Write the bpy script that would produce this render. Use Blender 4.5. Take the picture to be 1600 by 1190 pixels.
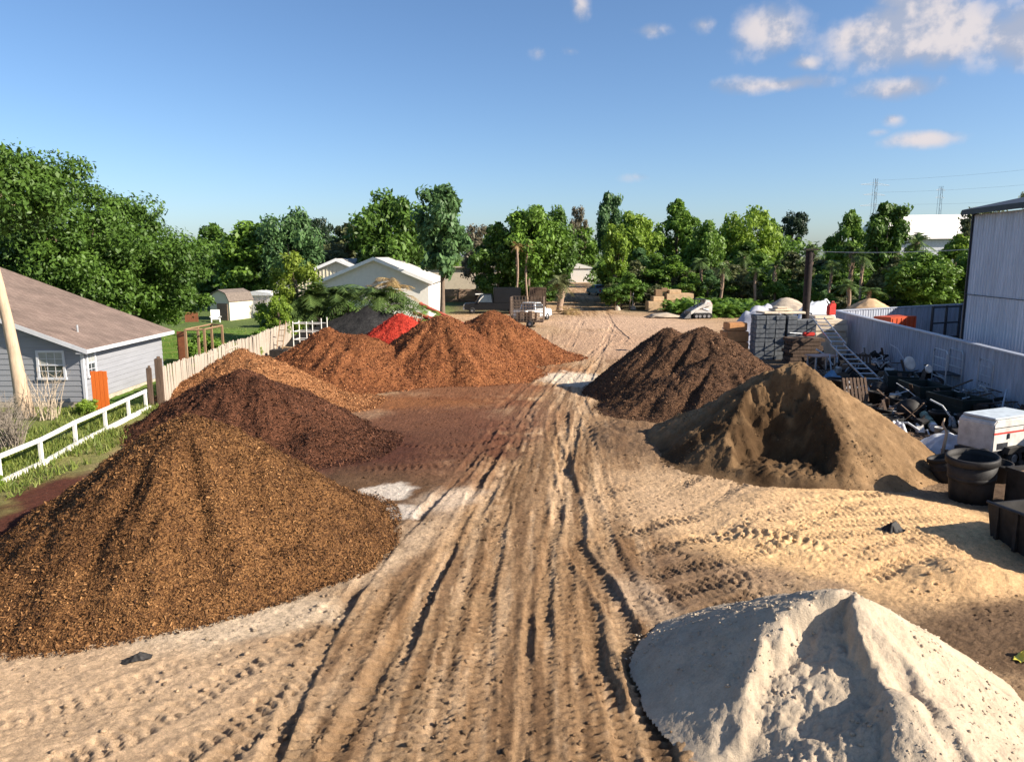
import bpy, math, random
import numpy as np
from mathutils import Vector, Matrix, Quaternion

# ------------------------------------------------------------------ camera, sky, sun, exposure
for o in list(bpy.data.objects):
    bpy.data.objects.remove(o)
scene = bpy.context.scene
C = scene.collection
R = math.radians

cam_data = bpy.data.cameras.new("camera")
cam = bpy.data.objects.new("camera", cam_data)
C.objects.link(cam)
cam.location = (0, 0, 6.7)
cam.rotation_euler = (R(90 - 9.38), 0, 0)
cam_data.lens = 26.55
cam_data.sensor_width = 36
cam_data.clip_start = 0.1
cam_data.clip_end = 9000
scene.camera = cam

SUN_EL = R(30)
SUN_AZ = math.atan2(1.0, -0.36)          # angle from +Y towards +X
sun_dir = Vector((math.sin(SUN_AZ) * math.cos(SUN_EL), math.cos(SUN_AZ) * math.cos(SUN_EL), math.sin(SUN_EL)))
sd = bpy.data.lights.new("sun", 'SUN')
sd.energy = 5.0
sd.angle = R(0.5)
sd.color = (1.0, 0.90, 0.76)
sun = bpy.data.objects.new("sun", sd)
C.objects.link(sun)
sun.rotation_euler = sun_dir.to_track_quat('Z', 'Y').to_euler()

world = bpy.data.worlds.new("World")
scene.world = world
world.use_nodes = True
wn = world.node_tree
wn.nodes.clear()


def wmath(op, a, b=None, c=None, nt=wn):
    n = nt.nodes.new('ShaderNodeMath')
    n.operation = op
    for i, v in enumerate((a, b, c)):
        if v is None:
            continue
        if isinstance(v, (int, float)):
            n.inputs[i].default_value = v
        else:
            nt.links.new(v, n.inputs[i])
    return n.outputs[0]


def wramp(v, lo, hi, nt=wn):
    n = nt.nodes.new('ShaderNodeMapRange')
    n.interpolation_type = 'SMOOTHSTEP'
    nt.links.new(v, n.inputs[0])
    n.inputs[1].default_value = lo
    n.inputs[2].default_value = hi
    return n.outputs[0]


sky = wn.nodes.new('ShaderNodeTexSky')
sky.sky_type = 'NISHITA'
sky.sun_disc = False
sky.sun_elevation = SUN_EL
sky.sun_rotation = SUN_AZ
sky.altitude = 30
sky.air_density = 0.8
sky.dust_density = 1.0
sky.ozone_density = 3.6
tc = wn.nodes.new('ShaderNodeTexCoord')
sep = wn.nodes.new('ShaderNodeSeparateXYZ')
wn.links.new(tc.outputs['Generated'], sep.inputs[0])
az = wmath('ARCTAN2', sep.outputs[0], sep.outputs[1])
el = wmath('ARCSINE', sep.outputs[2])
comb = wn.nodes.new('ShaderNodeCombineXYZ')
wn.links.new(az, comb.inputs[0])
wn.links.new(el, comb.inputs[1])


def cnoise(scale, detail, off=(0, 0, 0), rough=0.6):
    mp = wn.nodes.new('ShaderNodeVectorMath')
    mp.operation = 'ADD'
    wn.links.new(comb.outputs[0], mp.inputs[0])
    mp.inputs[1].default_value = off
    n = wn.nodes.new('ShaderNodeTexNoise')
    n.inputs['Scale'].default_value = scale
    n.inputs['Detail'].default_value = detail
    n.inputs['Roughness'].default_value = rough
    wn.links.new(mp.outputs[0], n.inputs['Vector'])
    return n.outputs[0]


# clouds: azimuth, elevation, half width, half height (radians), weight
CLOUDS = [(0.309, .262, .046, .038, 1.0), (.405, .245, .05, .030, 1.0), (.475, .242, .13, .050, 1.25), (.575, .226, .11, .042, 1.2),
          (.47, .28, .07, .035, 1.1), (.325, .199, .075, .014, 1.0), (.455, .184, .06, .02, 1.0), (.483, .130, .05, .013, .95),
          (.450, .153, .020, .012, .85), (.436, .140, .016, .007, .6), (.160, .099, .032, .011, .55), (.172, .266, .032, .011, .62), (.231, .270, .018, .013, .62),
          (.085, .297, .014, .024, .6), (.034, .245, .014, .012, .52), (.072, .247, .022, .011, .5), (.35, .22, .03, .012, .7),
          (.95, .25, .16, .05, 1.0), (1.35, .17, .14, .03, .9), (-1.0, .3, .12, .03, .7), (-1.7, .22, .2, .04, .9), (2.2, .3, .2, .06, 1.0), (-2.5, .26, .2, .05, 1.0), (.7, .42, .1, .03, .8)]
mask = None
for (a, e, w, h, wt) in CLOUDS:
    dx = wmath('MULTIPLY', wmath('SUBTRACT', az, a), 1 / w)
    dy = wmath('MULTIPLY', wmath('SUBTRACT', el, e), 1 / h)
    q = wmath('ADD', wmath('MULTIPLY', dx, dx), wmath('MULTIPLY', dy, dy))
    m = wmath('MULTIPLY', wmath('SUBTRACT', 1.0, wmath('SQRT', q)), wt)
    mask = m if mask is None else wmath('MAXIMUM', mask, m)
mask = wmath('MAXIMUM', mask, -1.0)
n1 = cnoise(15, 10, (0.3, 0, 0), .54)
n2 = cnoise(15, 10, (.312, .016, 0), .54)
dens = wmath('ADD', mask, wmath('MULTIPLY', wmath('SUBTRACT', n1, 0.5), 1.9))
alpha = wramp(dens, 0.0, .8)
alpha = wmath('MULTIPLY', alpha, 0.95)
lit = wramp(wmath('SUBTRACT', n1, n2), -0.07, 0.09)
low = wramp(mask, 0.0, 0.9)
litc = wmath('ADD', wmath('MULTIPLY', lit, 0.75), wmath('MULTIPLY', low, 0.15))
cm = wn.nodes.new('ShaderNodeMixRGB')
wn.links.new(litc, cm.inputs[0])
cm.inputs[1].default_value = (2.0, 2.45, 3.4, 1)
cm.inputs[2].default_value = (5.0, 4.55, 4.5, 1)
# air at the horizon: the sky's own pale band
hsv = wn.nodes.new('ShaderNodeHueSaturation')
hsv.inputs['Saturation'].default_value = 1.06
hsv.inputs['Hue'].default_value = 0.5
wn.links.new(sky.outputs[0], hsv.inputs['Color'])
sm = wn.nodes.new('ShaderNodeMixRGB')
wn.links.new(alpha, sm.inputs[0])
wn.links.new(hsv.outputs[0], sm.inputs[1])
wn.links.new(cm.outputs[0], sm.inputs[2])
bg = wn.nodes.new('ShaderNodeBackground')
bg.inputs[1].default_value = 0.085
wn.links.new(sm.outputs[0], bg.inputs[0])
wo = wn.nodes.new('ShaderNodeOutputWorld')
wn.links.new(bg.outputs[0], wo.inputs[0])

scene.view_settings.view_transform = 'Standard'
scene.view_settings.look = 'None'
scene.view_settings.gamma = 1.0
scene.view_settings.use_curve_mapping = False
scene.view_settings.exposure = 1.02
scene.render.engine = 'CYCLES'
scene.cycles.max_bounces = 6
scene.cycles.diffuse_bounces = 3
scene.cycles.transparent_max_bounces = 8

# ------------------------------------------------------------------ numpy noise
def vnoise(x, y, seed=0):
    t = np.random.RandomState(seed).rand(256, 256)
    xi = np.floor(x).astype(np.int64)
    yi = np.floor(y).astype(np.int64)
    fx = x - xi
    fy = y - yi
    fx = fx * fx * (3 - 2 * fx)
    fy = fy * fy * (3 - 2 * fy)
    x0, x1, y0, y1 = xi & 255, (xi + 1) & 255, yi & 255, (yi + 1) & 255
    return (t[x0, y0] * (1 - fx) + t[x1, y0] * fx) * (1 - fy) + (t[x0, y1] * (1 - fx) + t[x1, y1] * fx) * fy


def fbm(x, y, octs=4, seed=0, gain=0.5):
    s = 0
    a = 1
    tot = 0
    for i in range(octs):
        s = s + a * vnoise(x * 2 ** i + 17.3 * i, y * 2 ** i + 9.1 * i, seed + i)
        tot += a
        a *= gain
    return s / tot * 2 - 1


def sstep(a, b, x):
    t = np.clip((x - a) / (b - a), 0, 1)
    return t * t * (3 - 2 * t)


# ------------------------------------------------------------------ mesh helpers
def new_mesh(name, V, F, smooth=False):
    """V (n,3) array, F (m,k) int array -> mesh"""
    V = np.asarray(V, dtype=np.float32)
    F = np.asarray(F, dtype=np.int32)
    me = bpy.data.meshes.new(name)
    me.vertices.add(len(V))
    me.vertices.foreach_set('co', V.ravel())
    k = F.shape[1]
    me.loops.add(F.size)
    me.loops.foreach_set('vertex_index', F.ravel())
    me.polygons.add(len(F))
    me.polygons.foreach_set('loop_start', np.arange(0, F.size, k, dtype=np.int32))
    if smooth:
        me.polygons.foreach_set('use_smooth', np.ones(len(F), dtype=bool))
    me.update(calc_edges=True)
    return me


def add_attr(me, name, arr, typ='FLOAT'):
    a = me.attributes.new(name, typ, 'POINT')
    if typ == 'FLOAT':
        a.data.foreach_set('value', np.asarray(arr, dtype=np.float32))
    else:
        arr = np.asarray(arr, dtype=np.float32)
        if arr.shape[1] == 3:
            arr = np.hstack([arr, np.ones((len(arr), 1), np.float32)])
        a.data.foreach_set('color', arr.ravel())


def link(name, me, mat=None, parent=None):
    o = bpy.data.objects.new(name, me)
    C.objects.link(o)
    if mat is not None and not me.materials:
        me.materials.append(mat)
    if parent is not None:
        o.parent = parent
    return o


def tag(o, label, cat, group=None):
    o['label'] = label
    o['category'] = cat
    if group:
        o['group'] = group
    return o


def thing(name, label, cat, loc=(0, 0, 0), rz=0.0, group=None):
    o = bpy.data.objects.new(name, None)
    o.empty_display_size = 0.2
    C.objects.link(o)
    o.location = loc
    o.rotation_euler = (0, 0, rz)
    return tag(o, label, cat, group)


def copy_tree(o, parent=None):
    c = o.copy()
    C.objects.link(c)
    c.parent = parent
    for ch in list(o.children):
        copy_tree(ch, c)
    return c


class MB:
    """collects shapes, then builds ONE mesh object"""

    def __init__(self):
        self.v = []
        self.f = []

    def add(self, vs, fs):
        b = len(self.v)
        self.v += [tuple(p) for p in vs]
        self.f += [tuple(b + i for i in f) for f in fs]
        return self

    def box(self, c, s, rot=None):
        hx, hy, hz = s[0] / 2, s[1] / 2, s[2] / 2
        vs = [Vector((x, y, z)) for z in (-hz, hz) for (x, y) in ((-hx, -hy), (hx, -hy), (hx, hy), (-hx, hy))]
        if rot is not None:
            m = rot if isinstance(rot, (Matrix, Quaternion)) else Matrix.Rotation(rot, 3, 'Z')
            vs = [m @ p for p in vs]
        c = Vector(c)
        return self.add([p + c for p in vs], [(3, 2, 1, 0), (4, 5, 6, 7), (0, 1, 5, 4), (1, 2, 6, 5), (2, 3, 7, 6), (3, 0, 4, 7)])

    def tube(self, pts, rad, n=8, cap=True):
        pts = [Vector(p) for p in pts]
        if not isinstance(rad, (list, tuple)):
            rad = [rad] * len(pts)
        rings = []
        a = None
        for i, p in enumerate(pts):
            d = (pts[min(i + 1, len(pts) - 1)] - pts[max(i - 1, 0)])
            if d.length < 1e-9:
                d = Vector((0, 0, 1))
            d.normalize()
            if a is None:
                a = d.cross(Vector((0, 0, 1)) if abs(d.z) < .9 else Vector((1, 0, 0)))
            a = a - d * a.dot(d)      # carried along the path without twisting
            if a.length < 1e-6:
                a = d.orthogonal()
            a.normalize()
            b = d.cross(a)
            rings.append([p + (a * math.cos(2 * math.pi * k / n) + b * math.sin(2 * math.pi * k / n)) * rad[i] for k in range(n)])
        vs = [q for r in rings for q in r]
        fs = []
        for i in range(len(pts) - 1):
            for k in range(n):
                k2 = (k + 1) % n
                fs.append((i * n + k, i * n + k2, (i + 1) * n + k2, (i + 1) * n + k))
        if cap:
            fs.append(tuple(range(n - 1, -1, -1)))
            fs.append(tuple((len(pts) - 1) * n + k for k in range(n)))
        return self.add(vs, fs)

    def lathe(self, prof, n=20, c=(0, 0, 0)):
        vs = [(c[0] + r * math.cos(2 * math.pi * k / n), c[1] + r * math.sin(2 * math.pi * k / n), c[2] + z) for (r, z) in prof for k in range(n)]
        fs = [(i * n + k, i * n + (k + 1) % n, (i + 1) * n + (k + 1) % n, (i + 1) * n + k) for i in range(len(prof) - 1) for k in range(n)]
        return self.add(vs, fs)

    def prism(self, poly, y0, y1, axis='y'):
        """poly in (x,z) extruded along y (or (y,z) along x)"""
        n = len(poly)
        if axis == 'y':
            vs = [(p[0], y0, p[1]) for p in poly] + [(p[0], y1, p[1]) for p in poly]
        elif axis == 'x':
            vs = [(y0, p[0], p[1]) for p in poly] + [(y1, p[0], p[1]) for p in poly]
        else:
            vs = [(p[0], p[1], y0) for p in poly] + [(p[0], p[1], y1) for p in poly]
        fs = [tuple(range(n)), tuple(range(2 * n - 1, n - 1, -1))] + [((i + 1) % n, i, n + i, n + (i + 1) % n) for i in range(n)]
        return self.add(vs, fs)

    def mesh(self, name, smooth=False, bevel=0):
        me = bpy.data.meshes.new(name)
        me.from_pydata(self.v, [], self.f)
        if bevel or True:
            import bmesh
            bm = bmesh.new()
            bm.from_mesh(me)
            if bevel:
                bmesh.ops.bevel(bm, geom=[e for e in bm.edges if e.is_manifold and e.calc_face_angle(0) > .6], offset=bevel, segments=2, affect='EDGES', clamp_overlap=True)
            bmesh.ops.recalc_face_normals(bm, faces=bm.faces)
            bm.to_mesh(me)
            bm.free()
        if smooth:
            me.polygons.foreach_set('use_smooth', np.ones(len(me.polygons), dtype=bool))
        me.update()
        return me

    def build(self, name, mat, parent=None, smooth=False, bevel=0):
        return link(name, self.mesh(name, smooth, bevel), mat, parent)


# ------------------------------------------------------------------ materials
MATS = {}


def nodes_mat(name):
    m = bpy.data.materials.new(name)
    m.use_nodes = True
    nt = m.node_tree
    return m, nt, nt.nodes['Principled BSDF']


def tex(nt, kind, scale, detail=3, rough=.55, coord='Object', stretch=None):
    t = nt.nodes.new('ShaderNodeTexCoord')
    n = nt.nodes.new(kind)
    src = t.outputs[coord]
    if stretch:
        mp = nt.nodes.new('ShaderNodeMapping')
        mp.inputs['Scale'].default_value = stretch
        nt.links.new(src, mp.inputs[0])
        src = mp.outputs[0]
    nt.links.new(src, n.inputs['Vector'])
    n.inputs['Scale'].default_value = scale
    if kind == 'ShaderNodeTexNoise':
        n.inputs['Detail'].default_value = detail
        n.inputs['Roughness'].default_value = rough
    return n


def ramp(nt, src, stops):
    r = nt.nodes.new('ShaderNodeValToRGB')
    nt.links.new(src, r.inputs[0])
    e = r.color_ramp.elements
    e[0].position, e[0].color = stops[0][0], (*stops[0][1], 1)
    e[1].position, e[1].color = stops[-1][0], (*stops[-1][1], 1)
    for p, c in stops[1:-1]:
        k = e.new(p)
        k.color = (*c, 1)
    return r.outputs[0]


def bump(nt, bsdf, src, strength, dist=.02, prev=None):
    b = nt.nodes.new('ShaderNodeBump')
    b.inputs['Strength'].default_value = strength
    b.inputs['Distance'].default_value = dist
    nt.links.new(src, b.inputs['Height'])
    if prev is not None:
        nt.links.new(prev, b.inputs['Normal'])
    nt.links.new(b.outputs[0], bsdf.inputs['Normal'])
    return b.outputs[0]


def M(name, col, rough=.7, metal=0.0, var=.25, scale=3.0, bmp=.15, bscale=40, stretch=None, spec=.35):
    """plain weathered surface: colour varied by noise, small relief"""
    if name in MATS:
        return MATS[name]
    m, nt, b = nodes_mat(name)
    n = tex(nt, 'ShaderNodeTexNoise', scale, 6, .65, stretch=stretch)
    lo = tuple(c * (1 - var) for c in col)
    hi = tuple(min(1, c * (1 + var)) for c in col)
    nt.links.new(ramp(nt, n.outputs[0], [(.3, lo), (.5, col), (.72, hi)]), b.inputs['Base Color'])
    b.inputs['Roughness'].default_value = rough
    b.inputs['Metallic'].default_value = metal
    b.inputs['Specular IOR Level'].default_value = spec
    if bmp:
        n2 = tex(nt, 'ShaderNodeTexNoise', bscale, 4, stretch=stretch)
        bump(nt, b, n2.outputs[0], bmp, .02)
    MATS[name] = m
    return m

# ------------------------------------------------------------------ ground
def track_list():
    # (points, width, depth, tread, pitch, berm)
    L = []
    def t(p, w=.42, d=.05, tr=.022, pit=.2, b=.025):
        L.append((p, w, d * .64, tr * 1.0 if tr else 0, pit, b * .6))
    t([(-3.3, 7), (-3.3, 9.2), (-3.3, 12.2), (-2.9, 16.2), (-1.9, 21.5), (-.6, 29)], .34, .13, .02, .2, .07)
    t([(-2.3, 8), (-2.3, 10.2), (-1.5, 15.5), (-.7, 20.8), (.3, 28)], .46, .055, .03)
    t([(.3, 7), (.3, 9.2), (.6, 12.4), (.8, 15.8), (1.9, 24.3), (3.0, 32.7)], .34, .10, .015, .2, .05)
    t([(2.0, 7), (2.0, 9.2), (2.0, 10.2), (2.1, 11.6), (2.1, 13.2), (1.8, 15.0), (1.5, 16.5), (1.7, 19.6), (1.7, 24.4), (2.3, 32.7)], .5, .12, .04, .2, .06)
    t([(1.6, 8), (1.6, 10.2), (1.4, 11.6), (1.5, 13.1), (1.6, 15.1)], .4, .12, .03, .2, .05)
    t([(.1, 8), (.2, 10.7), (.4, 13.9), (.8, 16.1), (1.1, 19.2)], .22, .10, .0, .2, .05)
    t([(-.5, 8), (-.5, 11.4), (-.5, 14.5), (-.4, 16.1), (-.1, 21.7), (1.0, 34.4)], .42, .05, .03)
    t([(-2.6, 8), (-2.3, 10.9), (-2.1, 12.2), (-1.6, 15.2), (-1.2, 19.6), (-.2, 30)], .4, .07, .03, .2, .04)
    t([(-2.0, 8), (-2.0, 10.4), (-1.7, 13.1), (-1.3, 17)], .2, .09, 0, .2, .05)
    t([(-2.5, 13.1), (-2.3, 14.7), (-1.9, 17.5)], .16, .08, 0)
    t([(-1.1, 20.7), (-.6, 24.4), (1.0, 34.4), (4, 47), (8, 62)], .3, .07, .0, .25, .05)
    t([(1.7, 23.1), (1.6, 29.4), (2.7, 37.9), (5.5, 49.7), (9, 66)], .4, .07, .03, .25, .04)
    t([(3.2, 29), (3.4, 36), (5.2, 46.7), (10.9, 80.1)], .5, .06, .0, .3, .05)
    t([(.6, 32.7), (3.4, 49.7), (7.5, 80)], .5, .06, .0, .3, .05)
    t([(-.6, 32.7), (2.0, 46.7), (3.4, 66.6)], .45, .05, .0, .3, .04)
    t([(-1.1, 8), (-1.1, 12), (-1.0, 16), (-.6, 22)], .42, .03, .03)
    t([(.95, 7), (1.0, 10), (1.1, 13), (1.2, 17), (1.4, 23)], .42, .03, .03)
    t([(2.65, 9), (2.6, 12), (2.4, 15), (2.2, 19), (2.3, 25)], .42, .03, .035)
    for k, (xo, a) in enumerate(((-3.9, .02), (-3.0, 0), (-1.75, .03), (-.95, .02), (.55, .0), (1.25, .0), (3.0, -.02), (-1.4, .05), (2.35, -.01))):
        t([(xo + a * 0, 7.5), (xo + .25 + .1 * math.sin(k), 12), (xo * .8 + .4, 17), (xo * .6 + .9, 23), (xo * .5 + 1.5, 31)], .44, .02, .034 + .006 * (k % 3), .17 + .02 * (k % 3), .02)
    # crosswise on the right, loader prints
    for k in range(7):
        y0 = 15.9 + .62 * k
        t([(4.6 + .25 * k, y0 - .5), (6.4, y0 + .25), (8.6, y0 + .75), (11.2, y0 + .9 + .1 * k)], .5, .015, .026, .15, .012)
    for k in range(4):
        t([(2.4 + .1 * k, 13.2 + 1.3 * k), (3.6, 14.2 + 1.3 * k), (5.2, 15.0 + 1.35 * k)], .5, .03, .04, .16, .02)
    t([(1.6, 16.2), (2.5, 17.4), (3.9, 18.5), (5.3, 19.6), (7.6, 22.8)], .5, .03, .05, .22)
    t([(1.7, 17.8), (3.5, 19.7), (6.0, 22.8), (8.7, 27.9)], .5, .03, .05, .22)
    t([(1.9, 19.8), (4.2, 22.4), (6, 26)], .5, .03, .035, .22)
    t([(2.3, 16.2), (3.7, 17.1), (5.0, 17.4), (6.0, 17.1), (6.7, 16.6), (7.0, 16.0), (6.9, 15.1)], .5, .05, .05, .22, .05)
    t([(4.7, 16.9), (6.6, 18.7), (8.5, 19.7), (10.7, 20.3)], .5, .03, .045, .22)
    t([(5.6, 16.4), (6.8, 17.4), (8.6, 18.9), (10.4, 20.0)], .5, .03, .045, .22)
    t([(6.6, 15.4), (7.4, 15.8), (9.5, 17.1), (11.8, 18.4)], .5, .03, .045, .22)
    t([(7.2, 14.9), (8.4, 15.5), (10.3, 16.6), (11.6, 17.4)], .5, .03, .04, .22)
    t([(1.9, 13.4), (3.1, 14.2), (4.3, 15.0), (5.5, 15.5)], .55, .04, .05, .22)
    t([(2.1, 12.2), (3.1, 13.0), (4.3, 13.9), (5.4, 14.6)], .55, .04, .05, .22)
    t([(2.2, 14.4), (3.2, 15.2), (4.6, 15.9), (5.6, 16.1)], .55, .03, .05, .22)
    t([(2.0, 12.9), (2.1, 11.2), (2.4, 10.7), (2.7, 9.9), (2.8, 8)], .5, .06, .05, .22, .05)
    t([(3.3, 16.9), (4.0, 15.8), (4.7, 14.8), (5.5, 14.4)], .5, .05, .04, .22, .05)
    # left sand
    t([(-6.6, 8.6), (-5.4, 9.7), (-4.6, 11.2), (-3.7, 12.7), (-3.1, 14.5)], .5, .03, .04, .2)
    t([(-5.2, 8.3), (-4.5, 9.2), (-3.7, 10.7), (-3.1, 12.2)], .5, .03, .045, .2)
    t([(-4.4, 8), (-3.9, 9.2), (-3.3, 10.6)], .4, .04, .04, .2)
    t([(-8.5, 9.2), (-6.5, 10.6), (-4.8, 12.4), (-3.8, 14.2)], .5, .02, .025, .2)
    # on the flat red mulch
    t([(-5.6, 26.9), (-3.2, 26.0), (-.9, 26.9), (1, 30)], .5, .04, .04, .25)
    t([(-5.3, 23.1), (-3.3, 23.5), (-1.3, 24.3), (.5, 27)], .5, .04, .04, .25)
    t([(-6.0, 24.9), (-3.6, 24.7), (-1.2, 25.6), (.6, 28)], .5, .04, .04, .25)
    # far yard
    t([(-1, 60), (5, 64), (14, 70), (24, 84)], .6, .06, 0, .3, .05)
    t([(2, 56), (8, 58), (16, 66), (22, 78)], .6, .06, 0, .3, .05)
    t([(4, 52), (9, 60), (10, 75), (13, 110)], .5, .06, 0, .3, .05)
    return L


def catmull(P, step=.5):
    P = [np.array(p, float) for p in P]
    P = [2 * P[0] - P[1]] + P + [2 * P[-1] - P[-2]]
    out = []
    for i in range(1, len(P) - 2):
        p0, p1, p2, p3 = P[i - 1:i + 3]
        n = max(2, int(np.linalg.norm(p2 - p1) / step))
        for k in range(n):
            t = k / n
            out.append(.5 * ((2 * p1) + (-p0 + p2) * t + (2 * p0 - 5 * p1 + 4 * p2 - p3) * t * t + (-p0 + 3 * p1 - 3 * p2 + p3) * t ** 3))
    out.append(P[-2])
    return np.array(out)


def broad_h(x, y):
    h = .10 * fbm(x * .18, y * .18, 3, 5)
    # worn crown and hollows of the road
    fade = sstep(-60, -20, x) * (1 - sstep(30, 60, x)) * (1 - sstep(110, 180, y))
    h = h * fade
    # raised pad of tan sand on the right
    d = np.hypot((x - 8.8) / 3.8, (y - 18.3) / 3.0)
    d = d + .14 * fbm(x * .7, y * .7, 3, 21)
    h = h + .20 * (1 - sstep(.7, 1.12, d))
    # small sand ridge near the right edge
    d = np.hypot((x - 9.6) / 1.5, (y - 15.0) / .75) + .2 * fbm(x * 1.5, y * 1.5, 3, 22)
    h = h + .36 * (1 - sstep(.1, 1.1, d))
    # lumpy dirt heaps between the road and the dark soil pile
    d = np.hypot((x - 4.6) / 2.0, (y - 27.4) / 3.2)
    h = h + (1 - sstep(.3, 1.15, d)) * (.18 + .42 * np.abs(fbm(x * .9, y * .9, 4, 23)))
    # banked mulch under the left piles
    d = np.hypot((x + 13.2) / 2.4, (y - 19.5) / 6.0) + .15 * fbm(x * .7, y * .7, 3, 25)
    h = h + .22 * (1 - sstep(.3, 1.1, d))
    # grass bank by the white fence
    h = h + .12 * (1 - sstep(-16.5, -14.5, x)) * sstep(14, 20, y)
    return h


def ground_grid():
    xs = [0.0]
    while xs[-1] < 13.5:
        xs.append(xs[-1] + .049)
    st = .049
    while xs[-1] < 5000:
        st *= 1.085
        xs.append(xs[-1] + st)
    xs = np.array([-v for v in xs[:0:-1]] + xs)
    ys = [6.0]
    while ys[-1] < 70:
        ys.append(ys[-1] + (.003 if ys[-1] < 22 else .005) * ys[-1])
    st = .004 * 70
    while ys[-1] < 7000:
        st *= 1.05
        ys.append(ys[-1] + st)
    back = [6.0]
    st = .04
    while back[-1] > -800:
        st *= 1.25
        back.append(back[-1] - st)
    ys = np.array(back[:0:-1] + ys)
    return xs, ys


xs, ys = ground_grid()
X, Y = np.meshgrid(xs, ys)
X = X.ravel()
Y = Y.ravel()
Z = broad_h(X, Y)
near = (np.abs(X) < 22) & (Y > 4) & (Y < 90)
fine = np.zeros_like(Z)
xn, yn = X[near], Y[near]
clod = fbm(xn * 3.2, yn * 3.2, 4, 41, .6)
fine[near] = (.022 * fbm(xn * 1.3, yn * 1.3, 3, 40) + .034 * clod * (.5 + vnoise(xn * .6, yn * .6, 47)) * (1 - .65 * (1 - sstep(.8, 1.2, np.hypot((xn - 8.4) / 4.2, (yn - 17.8) / 3.6)))) + .026 * (np.random.RandomState(3).rand(len(xn)) - .5)) + .02 * np.maximum(0, fbm(xn * 9, yn * 9, 2, 42)) ** 1.0
# lengthwise scrape lines along the road
roadc = np.interp(yn, [0, 9, 20, 32, 46, 62, 80, 115, 200], [-.4, -.4, .3, 1.5, 3.6, 6.6, 8.2, 10.7, 17])
rd = (xn - roadc)
road_m = 1 - sstep(2.4, 4.2, np.abs(rd) + .6 * fbm(xn * .4, yn * .4, 3, 43))
lines = fbm(rd * 3.4 + .4 * vnoise(xn * .5, yn * .3, 3), yn * .16, 4, 44, .6)
fine[near] += road_m * (.014 * lines + .009 * fbm(rd * 9, yn * .8, 2, 46))
Z = Z + fine
rut = np.zeros_like(Z)
for (P, w, dep, tr, pit, berm) in track_list():
    S = catmull(P, .6)
    lo = S.min(0) - 1
    hi = S.max(0) + 1
    idx = np.nonzero((X > lo[0]) & (X < hi[0]) & (Y > lo[1]) & (Y < hi[1]))[0]
    px, py = X[idx], Y[idx]
    best = np.full(len(idx), 9.0)
    tt = np.zeros(len(idx))
    ss = np.zeros(len(idx))
    acc = 0.0
    for i in range(len(S) - 1):
        a, b = S[i], S[i + 1]
        ab = b - a
        L = np.hypot(*ab)
        sel = np.nonzero((px > min(a[0], b[0]) - 1) & (px < max(a[0], b[0]) + 1) & (py > min(a[1], b[1]) - 1) & (py < max(a[1], b[1]) + 1))[0]
        if len(sel):
            u = ((px[sel] - a[0]) * ab[0] + (py[sel] - a[1]) * ab[1]) / (L * L)
            uc = np.clip(u, 0, 1)
            dx, dy = px[sel] - a[0] - uc * ab[0], py[sel] - a[1] - uc * ab[1]
            dd = np.hypot(dx, dy)
            m = dd < best[sel]
            g = sel[m]
            best[g] = dd[m]
            tt[g] = np.sign(ab[0] * dy[m] - ab[1] * dx[m]) * dd[m]
            ss[g] = acc + uc[m] * L
        acc += L
    wob = .05 * fbm(ss * .7, ss * 0 + 3, 2, 61)
    t = tt + wob
    end = sstep(0, .8, ss) * sstep(0, .8, acc - ss)
    part = .35 + .65 * sstep(-.35, .25, fbm(px * .45, py * .45, 2, int(62 + abs(P[0][0] * 7) % 20)))
    inside = 1 - sstep(w * .38, w * .54, np.abs(t))
    hgt = -dep * inside * (0.75 + .5 * vnoise(px * 2, py * 2, 63))
    if tr:
        ph = ss / pit + np.abs(t) * 1.6
        tri = np.abs((ph % 1) * 2 - 1)
        bars = sstep(.42, .62, tri)
        hgt = hgt + tr * (bars - .5) * (1 - sstep(w * .42, w * .5, np.abs(t))) * 1.3
    bm_ = np.exp(-((np.abs(t) - w * .58) / .075) ** 2) * berm * (0.3 + 1.2 * vnoise(px * 4, py * 4, 64))
    rut[idx] += (hgt * (inside > 0) + bm_) * end * part
Z = Z + np.clip(rut, -.22, .16)
del rut

# ---- colour of the ground itself: what lies there (sand, soil, mulch, grass)
nA = fbm(X * .35, Y * .35, 4, 71)
nB = fbm(X * 1.7, Y * 1.7, 4, 72, .6)
nC = fbm(X * 6, Y * 6, 3, 73, .6)
col = np.empty((len(X), 3), np.float32)
base = np.array([.38, .25, .142])
col[:] = base


def mixc(c, m):
    global col
    m = np.clip(m, 0, 1)[:, None]
    col = col * (1 - m) + np.array(c, np.float32) * m


def blob(cx, cy, rx, ry, rot=0, soft=.35, rag=.35):
    c, s = math.cos(rot), math.sin(rot)
    dx, dy = X - cx, Y - cy
    d = np.hypot((dx * c + dy * s) / rx, (-dx * s + dy * c) / ry) + rag * nA * .6 + rag * nB * .5
    return 1 - sstep(1 - soft, 1 + soft * .4, d)


rdx = X - np.interp(Y, [0, 9, 20, 32, 46, 62, 80, 115, 200, 400], [-.4, -.4, .3, 1.5, 3.6, 6.6, 8.2, 10.7, 17, 40])
roadm = 1 - sstep(2.6, 4.2, np.abs(rdx) + .9 * nA)
# dry pale crust
mixc((.50, .345, .215), sstep(-.1, .4, nA + .5 * nB) * .7)
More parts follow.
